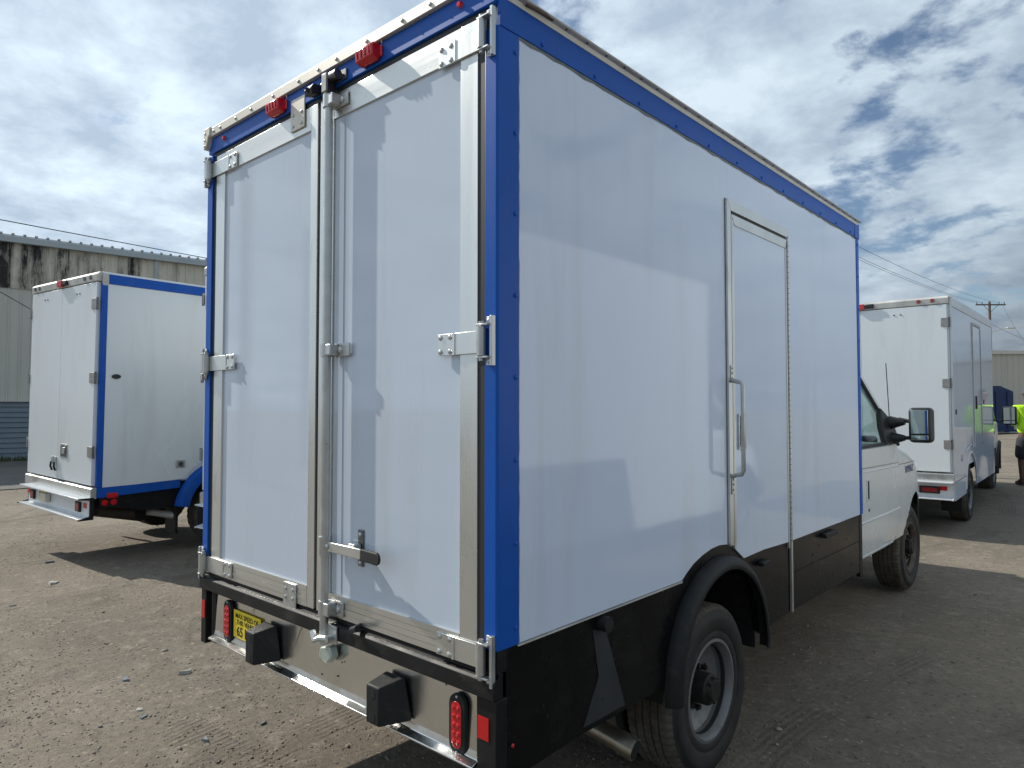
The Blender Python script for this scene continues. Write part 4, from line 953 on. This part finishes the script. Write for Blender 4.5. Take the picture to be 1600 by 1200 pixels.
    text('lettering', 'MAX SPEED OF\nTHIS VEHICLE\n65 MPH', m_ink, yz, (-W_ + .64, by - .0046, .608), (R(90), 0, 0), .034)
    MB().box(-W_ + .72, -W_ + .88, by - .06, by - .0045, .56, .66).build('plate_lamp', m_cream, t, bevel=.004)
    # undercarriage, wheels
    for x in (-1.6, -.62): MB().box(x, x + .07, .05, L_ + 1.7, .55, .70).build('chassis_rail', m_black, t)
    MB().box(-W_ + .06, -.06, .05, L_, zb - .10, zb - .005).build('floor_frame', m_dark, t)
    MB().cyl((-W_ + .3, wy, .39), (-.3, wy, .39), .055, 12).build('rear_axle', m_hub, t)
    MB().box(-.58, -.54, .95, 2.05, .45, 1.0).build('wheel_well', m_dark, t); MB().box(-W_ + .54, -W_ + .58, .95, 2.05, .45, 1.0).build('wheel_well', m_dark, t)
    if blue:
        MB().cyl((-.75, .25, .50), (-.20, .55, .47), .10, 16).build('muffler', m_hub, t, smooth=True)
        e = MB().tube([(-.5, .6, .46), (-.3, .75, .44), (-.12, .92, .40)], .045, 14).build('exhaust_pipe', m_gutter, t, smooth=True)
        MB().cyl((-.1201, .9201, .3999), (-.118, .922, .3995), .038, 14).build('pipe_bore', m_dark, e)
        MB().prism([(.16 + .048 * math.cos(a), 2.02 + .026 * math.sin(a)) for a in frange(0, 5.9, 15)], 0, -.001, .006).build('side_port', m_blackpl, t)
        lt_ = MB().box(-.001, .010, .84, .95, .98, 1.07).build('side_latch', m_steel, t, bevel=.006); MB().cyl((.0105, .895, 1.02), (.014, .895, 1.02), .03, 14).build('latch_ring', m_dsteel, lt_)
    for x, s_ in ((-.03, 1), (-W_ + .03, -1)): wheel(t, x, wy, .388, .388, s_, .10, n=40)
    MB().box(-.30, -.05, wy - .62, wy - .59, .20, .62).build('mud_flap', m_rubber, t); MB().box(-W_ + .05, -W_ + .30, wy - .62, wy - .59, .20, .62).build('mud_flap', m_rubber, t)
    # van cab
    c_ = -W_ / 2; y0 = L_ + .0
    wyf = 5.35
    hwB = lambda y: lerp([(y0, 1.03), (y0 + .9, 1.03), (y0 + 1.3, 1.0), (y0 + 1.7, .92), (y0 + 1.95, .74), (y0 + 2.05, .55)], y)
    ztB = lambda y: lerp([(y0, 1.42), (y0 + .85, 1.40), (y0 + 1.3, 1.28), (y0 + 1.7, 1.14), (y0 + 1.95, .98), (y0 + 2.05, .82)], y)
    mbb, sdB = cab_loft(c_, hwB, ztB, .42, y0, y0 + 2.05, wyf, .45, .46, rad=.12)
    mbb.build('cab_body', m_white, t, smooth=True, angle=40)
    dd = patch(sdB, c_, frange(y0 + .05, y0 + .98, 16), lambda y: max(.47, .45 + math.sqrt(max(0, .50 ** 2 - (y - wyf) ** 2)) if abs(y - wyf) < .5 else .47), lambda y: 1.30, .008).build('cab_door', m_white, t, smooth=True)
    MB().box(c_ + 1.03, c_ + 1.05, y0 + .12, y0 + .30, 1.12, 1.17).build('door_handle', m_blackpl, dd, bevel=.004)
    cs = [(1.0, .52), (1.05, .51), (1.075, .48), (1.06, .455), (.96, .45)]; A = frange(-8, 188, 30)
    for s_ in (1, -1):
        vs = [(c_ + s_ * (x - .03 * max(0, math.cos(R(a))) * 2), wyf + r_ * math.cos(R(a)), .45 + r_ * math.sin(R(a))) for a in A for x, r_ in cs]; n = 5
        MB().add(vs, [(i * n + j, i * n + (j + 1) % n, (i + 1) * n + (j + 1) % n, (i + 1) * n + j) for i in range(30) for j in range(n)]).build('wheel_arch_flare', m_rubber, t, smooth=True)
    MB().box(c_ + .97, c_ + 1.045, y0 + .05, wyf - .5, .52, .86).build('rocker_cladding', m_rubber, t, bevel=.01)
    a0, a1, b0, b1 = (c_ + .93, y0 + 1.0, 1.40), (c_ + .80, y0 + .35, 2.05), (c_ + .93, y0 + .02, 1.40), (c_ + .80, y0 + .02, 2.05)
    mir = lambda p: (2 * c_ - p[0], p[1], p[2])
    for f_ in ((lambda p: p), mir):
        MB().tube([f_(a0), f_(a1)], .035, 8).build('windscreen_pillar', m_white, t, smooth=True)
        MB().add([f_(b0), f_(a0), f_(a1), f_(b1)], [(0, 1, 2, 3)]).build('side_window', m_glass, t)
    MB().add([a0, mir(a0), mir(a1), a1], [(0, 1, 2, 3)]).build('windscreen', m_glass, t)
    MB().box(c_ - .8, c_ + .8, y0, y0 + .37, 2.05, 2.14).build('cab_roof', m_white, t, bevel=.03)
    MB().box(c_ - .75, c_ + .75, y0 + .02, y0 + .06, 1.3, 2.05).build('cab_bulkhead', m_dark, t)
    for x in (c_ - .45, c_ + .45):
        s1 = MB().box(x - .23, x + .23, y0 + .1, y0 + .55, 1.1, 1.35).build('seat', m_seat, t, bevel=.04)
    make_mirror(t, .17, y0 + .62, 1.44, .22, .34, [(-.12, y0 + .10, 1.22), (-.11, y0 + .85, 1.34), (-.13, y0 + .70, 1.55), (-.18, y0 + .30, 1.95), (-.16, y0 + .06, 1.95)], [[(-.08, y0 + .64, 1.36), (0, y0 + .64, 1.34), (.09, y0 + .65, 1.34)]])
    MB().box(c_ - .85, c_ + .85, y0 + 1.75, y0 + 2.14, .42, .70).build('front_bumper', m_rubber, t, bevel=.05)
    MB().box(c_ - .78, c_ + .78, 4.9, 6.1, .48, 1.0).build('engine_bay', m_dark, t)
    for x, s_ in ((c_ + .965, 1), (c_ - .965, -1)): wheel(t, x - s_ * .02, wyf, .388, .388, s_, .045, n=40, hubout=.06)
    return t
truck_b('white box truck with blue trim and blue wheel flare, leftmost before the tan warehouse', (-6.86, .99, 0), R(4.1), True, roll=R(1.4), W_=1.97)
truck_b('plain white box truck hidden behind the near truck except for its left tail edge', (-3.55, 1.72, 0), R(2.1), False)
truck_b('all white box truck parked ahead of the near truck, beside the person in yellow', (-.34, 9.05, .0), R(1.6), False, tilt=R(1.1))
truck_b('white box truck standing alongside on the right, seen only mirrored in the near truck', (4.45, 1.75, 0), R(0), False)

# ================================================================== PERSON
def person(loc, rz):
    t = thing('person', 'person in a bright yellow hi-vis shirt, dark shorts and dark shoes standing with arms folded', 'person', loc, rz); t.scale = (1.05, 1.05, 1.03)
    m_skin = mat('dark_skin', (.10, .055, .035), .55); m_hv = mat('hi_vis_shirt', (.55, .95, .02), .7, var=.10, vscale=7, bump=.8, bscale=9, dist=.02)
    m_sh = mat('charcoal_shorts', (.022, .024, .030), .85, var=.15, vscale=8, bump=.7, bscale=9, dist=.015); m_shoe = mat('dark_shoe', (.025, .023, .022), .7); m_hair = mat('black_hair', (.01, .009, .008), .8)
    def skin(name, V, E, m, rads, parent=t, sub=2):
        me = bpy.data.meshes.new(name); me.from_pydata(V, E, []); o = bpy.data.objects.new(name, me); COL.objects.link(o)
        md = o.modifiers.new('s', 'SKIN'); 
        for i, r_ in enumerate(rads): 
            r2 = r_ if isinstance(r_, tuple) else (r_, r_); me.skin_vertices[0].data[i].radius = r2
        me.skin_vertices[0].data[0].use_root = True
        sb = o.modifiers.new('b', 'SUBSURF'); sb.levels = sub; sb.render_levels = sub
        bpy.context.view_layer.update()
        m2 = bpy.data.meshes.new_from_object(o.evaluated_get(bpy.context.evaluated_depsgraph_get())); bpy.data.objects.remove(o)
        for p in m2.polygons: p.use_smooth = True
        m2.materials.clear(); m2.materials.append(m); o2 = bpy.data.objects.new(name, m2); COL.objects.link(o2); o2.parent = parent; return o2
    # faces local +y (away from camera)
    V = [(0, 0, .95), (0, 0, 1.12), (0, .01, 1.30), (0, 0, 1.46), (0, 0, 1.56), (0, .02, 1.63), (0, .02, 1.74), (0, .01, 1.80)]
    E = [(i, i + 1) for i in range(7)]; Rd = [(.16, .13), (.15, .12), (.17, .125), (.12, .10), (.058, .06), (.07, .085), (.082, .10), (.06, .07)]
    for s_ in (-1, 1):
        b = len(V); V += [(s_ * .10, 0, .86), (s_ * .13, .02, .48), (s_ * .14, -.01, .12), (s_ * .14, .01, .05), (s_ * .16, .12, .035)]
        E += [(0, b), (b, b + 1), (b + 1, b + 2), (b + 2, b + 3), (b + 3, b + 4)]; Rd += [.10, .064, .040, .042, .035]
        b = len(V); V += [(s_ * .19, 0, 1.45), (s_ * .27, -.04, 1.17), (s_ * .12, .20, 1.20), (-s_ * .02, .23, 1.22)]
        E += [(3, b), (b, b + 1), (b + 1, b + 2), (b + 2, b + 3)]; Rd += [.065, .045, .036, .03]
        for k in range(5):
            h_ = len(V); dx = -s_ * (.05 + .006 * (2 - abs(k - 2))); V += [(-s_ * .06, .235, 1.25 - k * .018), (-s_ * .06 + dx, .225, 1.255 - k * .020)]
            E += [(b + 3, h_), (h_, h_ + 1)]; Rd += [.011, .009]
    skin('body', V, E, m_skin, Rd)
    # shirt
    V = [(0, 0, .93), (0, -.005, 1.10), (0, .0, 1.30), (0, 0, 1.46), (0, 0, 1.52)]; E = [(0, 1), (1, 2), (2, 3), (3, 4)]; Rd = [(.215, .165), (.205, .165), (.215, .16), (.16, .12), (.075, .075)]
    for s_ in (-1, 1):
        b = len(V); V += [(s_ * .20, 0, 1.45), (s_ * .29, -.045, 1.17), (s_ * .14, .21, 1.20)]; E += [(3, b), (b, b + 1), (b + 1, b + 2)]; Rd += [.088, .072, .055]
    skin('shirt', V, E, m_hv, Rd)
    V = [(0, 0, .98), (0, 0, .88)]; E = [(0, 1)]; Rd = [(.185, .145), (.17, .14)]
    for s_ in (-1, 1): b = len(V); V += [(s_ * .11, .0, .78), (s_ * .135, .01, .48)]; E += [(1, b), (b, b + 1)]; Rd += [.125, .115]
    skin('shorts', V, E, m_sh, Rd)
    for s_ in (-1, 1): 
        skin('shoe', [(s_ * .14, -.04, .06), (s_ * .145, .04, .055), (s_ * .16, .17, .04), (s_ * .14, -.01, .12)], [(0, 1), (1, 2), (0, 3)], m_shoe, [.055, .05, .042, .05])
    skin('hair', [(0, .0, 1.77), (0, -.01, 1.83)], [(0, 1)], m_hair, [(.090, .105), (.07, .08)])
    for s_ in (-1, 1):
        skin('ear', [(s_ * .086, .02, 1.70), (s_ * .09, .015, 1.73)], [(0, 1)], m_skin, [.012, .016])
        MB().dome((s_ * .032, .108, 1.725), (0, 1, 0), .012).build('eye', m_white, t, smooth=True)
    skin('nose', [(0, .115, 1.72), (0, .128, 1.69)], [(0, 1)], m_skin, [.008, .014]); MB().box(-.022, .022, .108, .114, 1.652, 1.660).build('mouth', m_reddark, t, bevel=.002)
p_ = at(13.5, 10.03, 0); person((p_.x, p_.y, gh(p_.x, p_.y)), R(30))

# ================================================================== POLES AND WIRES
def pole(label, loc, h, arm_rot=0, lamp=False, r=.15, arm=True, arm_w=3.0):
    t = thing('utility_pole', label, 'utility pole', loc, arm_rot)
    MB().cyl((0, 0, -.3), (0, 0, h), r, 14, r * .7).build('post', m_wood, t, smooth=True)
    if arm:
        a = MB().box(-arm_w / 2, arm_w / 2, -.22, -.10, h - .30, h - .17).build('crossarm', m_wood, t)
        for s_ in (-1, 1): MB().tube([(s_ * .7, -.16, h - .3), (0, -.12, h - 1.0)], .025, 6).build('arm_brace', m_dsteel, t)
        for x in (-arm_w / 2 + .12, -arm_w / 4 - .1, arm_w / 4 + .1, arm_w / 2 - .12): MB().cyl((x, -.16, h - .17), (x, -.16, h + .08), .05, 8, .035).build('insulator', m_dsteel, a)
    MB().cyl((0, 0, h), (0, 0, h + .12), .1, 8).build('pole_cap', m_dsteel, t)
    if lamp:
        ar = MB().tube([(0, -.1, h - 3.05), (.8, -.1, h - 2.75), (1.7, -.1, h - 2.6)], .035, 8).build('lamp_arm', m_gutter, t, smooth=True)
        MB().box(1.6, 2.45, -.22, .02, h - 2.66, h - 2.52).build('lamp_head', m_cream, ar, bevel=.05)
    return t
# far pole, right
pr = at(70, 48.3); pole('wooden utility pole with crossarm and street lamp behind the right white truck', (pr.x, pr.y, 0), 12.3, R(42.1), True, .17)
ph = at(20, 1.84); pole('wooden utility pole standing hidden behind the near truck', (ph.x, ph.y, 0), 10.6, R(20), False, .14, True, 2.4)
pl = at(6.1, -17.8); pole('shorter wooden service pole beyond the left edge of the yard', (pl.x, pl.y, 0), 6.6, 0, False, .12, False)
pk = at(7.2, -15.7); pole('taller wooden service pole beyond the left edge of the yard', (pk.x, pk.y, 0), 9.4, 0, False, .12, False)
pf = at(38, -2.0); pole('wooden service pole far behind the near truck', (pf.x, pf.y, 0), 8.6, 0, False, .13, False)
def wire(label, a, b, sag, r=.012):
    pts = [a.lerp(b, t) - Vector((0, 0, sag * 4 * t * (1 - t))) for t in frange(0, 1, 24)]
    tag(MB().tube(pts, r, 5).build('power_line', m_cable, None), label, 'power line')
u = Vector((math.cos(R(42.1)), math.sin(R(42.1)), 0)); q20 = Vector((math.cos(R(20)), math.sin(R(20)), 0))
for i, (s1, s2, lab) in enumerate(((-1.38, -1.1, 'uppermost of the three thin wires above the right white truck'), (-.85, -.3, 'middle one of the three thin wires above the right white truck'), (.85, 1.1, 'lowest of the three thin wires running to the right crossarm'))):
    dz = (0.45, 0, -0.5)[i]
    wire(lab, Vector((pr.x, pr.y, 12.3)) + u * s1, Vector((ph.x, ph.y, 10.6 + dz * 1.0)) + q20 * (s2 + (i - 1) * .1), .8, .011)
wa = at(13.2, -15.2, 6.42); wb = at(25, -10.8, 7.18); wire('black overhead wire crossing the sky above the left warehouse', wa - (wb - wa) * .6, wa + (wb - wa) * (24.8 / 11.8), .14, .014)
wire('thin service wire sloping down across the left warehouse wall', at(7.2, -15.7, 9.15), at(23.2, -14.3, 3.96), .15, .011)
wire('service wire dropping from the right utility pole to the far warehouse', Vector((pr.x, pr.y, 10.2)), at(47.5, 38.5, 5.4), .3, .016)
wire('steep thin wire dropping from the right crossarm to the far warehouse', Vector((pr.x, pr.y, 12.3)) + u * 1.2, at(47.5, 35.7, 5.4), .3, .012)

# ================================================================== LOOSE STONE
rng2 = np.random.default_rng(11)
def pebbles(n, smin, smax, region, name, m, label, flat=.55):
    ico = bmesh.new(); bmesh.ops.create_icosphere(ico, subdivisions=1, radius=1); bv = np.array([v.co[:] for v in ico.verts]); bf = np.array([[v.index for v in f.verts] for f in ico.faces]); ico.free()
    # 12 vertices / 20 faces
    pts = region(n); n = len(pts)
    s = smin * (smax / smin) ** (rng2.random(n) ** 2.2); a = rng2.random(n) * 6.283
    jit = 1 + (rng2.random((n, len(bv))) - .5) * .7
    v = bv[None] * jit[..., None]; v = v * (s[:, None, None]) * np.array([1, .75, flat])[None, None]
    v[..., 1] *= (.6 + .5 * rng2.random(n))[:, None]
    c, sn = np.cos(a)[:, None], np.sin(a)[:, None]
    X = v[..., 0] * c - v[..., 1] * sn + pts[:, 0:1]; Y = v[..., 0] * sn + v[..., 1] * c + pts[:, 1:2]
    G_ = np.array([gh(x, y) for x, y in pts]); Z = v[..., 2] + G_[:, None] + s[:, None] * .15
    V = np.stack([X, Y, Z], -1).reshape(-1, 3); Fc = (bf[None] + (np.arange(n) * len(bv))[:, None, None]).reshape(-1, 3)
    me = bpy.data.meshes.new(name); me.vertices.add(len(V)); me.vertices.foreach_set('co', V.ravel().astype(np.float32))
    me.loops.add(Fc.size); me.loops.foreach_set('vertex_index', Fc.ravel().astype(np.int32)); me.polygons.add(len(Fc))
    me.polygons.foreach_set('loop_start', np.arange(0, Fc.size, 3, dtype=np.int32)); me.update(calc_edges=True); me.validate()
    me.materials.append(m); o = bpy.data.objects.new(name, me); COL.objects.link(o); o['kind'] = 'stuff'; o['label'] = label; return o
def stone_mat(name, cols):
    m = bpy.data.materials.new(name); m.use_nodes = True; t = m.node_tree; b = t.nodes['Principled BSDF']; b.inputs['Roughness'].default_value = .85
    g_ = t.nodes.new('ShaderNodeNewGeometry'); r = t.nodes.new('ShaderNodeValToRGB'); r.color_ramp.interpolation = 'CONSTANT'; e = r.color_ramp.elements
    for i, c in enumerate(cols):
        x = e[i] if i < 2 else e.new(.5); x.position = i / len(cols); x.color = (*c, 1)
    t.links.new(g_.outputs['Random Per Island'], r.inputs[0]); t.links.new(r.outputs[0], b.inputs['Base Color']); return m
m_stone = stone_mat('mixed_crushed_stone', [(.22, .185, .145), (.26, .22, .175), (.19, .16, .125), (.30, .26, .21), (.23, .195, .15), (.15, .13, .11), (.21, .18, .14), (.25, .21, .165)])
m_stone2 = stone_mat('larger_mixed_stone', [(.20, .17, .135), (.34, .31, .26), (.15, .15, .145), (.25, .21, .17), (.17, .145, .12), (.27, .23, .185), (.13, .13, .13), (.22, .19, .15)])
def reg(dmin, dmax, lmin, lmax):
    def f(n):
        D = dmin * (dmax / dmin) ** rng2.random(n * 2); l = lmin + (lmax - lmin) * rng2.random(n * 2)
        x = C0.x + FW.x * D + RT.x * D * l; y = C0.y + FW.y * D + RT.y * D * l
        return np.stack([x, y], 1)[:n]
    return f
pebbles(24000, .0025, .010, reg(3.0, 15, -.95, .3), 'gravel', m_stone, 'fine crushed stone scattered over the dirt yard, left side')
pebbles(9000, .0025, .010, reg(3.0, 15, .28, .95), 'gravel', m_stone, 'fine crushed stone scattered over the dirt yard, right side')
pebbles(420, .008, .024, reg(3.0, 16, -.95, .95), 'gravel', m_stone2, 'larger loose stones scattered over the dirt yard', .4)
# single stone chips big enough to point at: (distance, lateral ratio, size, tint, label)
m_slate = mat('blue_grey_slate', (.115, .13, .14), .7, var=.25, vscale=25); m_brown = mat('brown_stone', (.12, .085, .065), .8, var=.25, vscale=25); m_pale2 = mat('pale_stone', (.36, .34, .30), .8, var=.2, vscale=25)
chips = [((4.37, -.547), .050, m_slate, 'flat blue grey slate chip lying left of the speed sticker'),
         ((4.47, -.465), .045, m_pale2, 'pale flat stone chip between the slate chip and the left dock bumper'),
         ((3.86, -.522), .036, m_slate, 'dark lumpy stone below the flat slate chip'),
         ((3.60, -.432), .040, m_slate, 'square grey slate chip near the bottom edge left of the tail panel'),
         ((3.38, -.415), .022, m_brown, 'small dark brown stone at the bottom edge of the yard'),
         ((5.02, -.577), .022, m_brown, 'reddish brown stone by itself on the open dirt at left'),
         ((6.80, -.653), .075, m_pale2, 'pale flat stone near the left edge at the shadow of the blue trimmed truck'),
         ((7.7, -.660), .070, m_slate, 'long dark slate chip near the left edge of the yard'),
         ((6.02, -.71), .035, m_slate, 'small dark stone far left in the open yard'),
         ((3.95, -.528), .030, m_pale2, 'grey green stone just above the dark lumpy one')]
rr_ = random.Random(3)
for (D, l), s, m, lab in chips:
    x = C0.x + FW.x * D + RT.x * D * l; y = C0.y + FW.y * D + RT.y * D * l; z = gh(x, y)
    n = 7; ang = sorted(rr_.uniform(0, 6.28) for _ in range(n)); base = [(s * rr_.uniform(.75, 1.1) * math.cos(a), .6 * s * rr_.uniform(.75, 1.1) * math.sin(a)) for a in ang]
    hgt = s * rr_.uniform(.22, .38)
    mb = MB(); v = [(a, b, -.004) for a, b in base] + [(a * .85, b * .85, hgt * rr_.uniform(.7, 1.2)) for a, b in base]
    mb.add(v, [tuple(range(n))[::-1], tuple(range(n, 2 * n))] + [(i, (i + 1) % n, n + (i + 1) % n, n + i) for i in range(n)])
    o = mb.build('stone_chip', m, None); o.location = (x, y, z); o.rotation_euler = (rr_.uniform(-.08, .08), rr_.uniform(-.08, .08), rr_.uniform(0, 3)); tag(o, lab, 'stone', 'stone chips lying on the dirt yard')
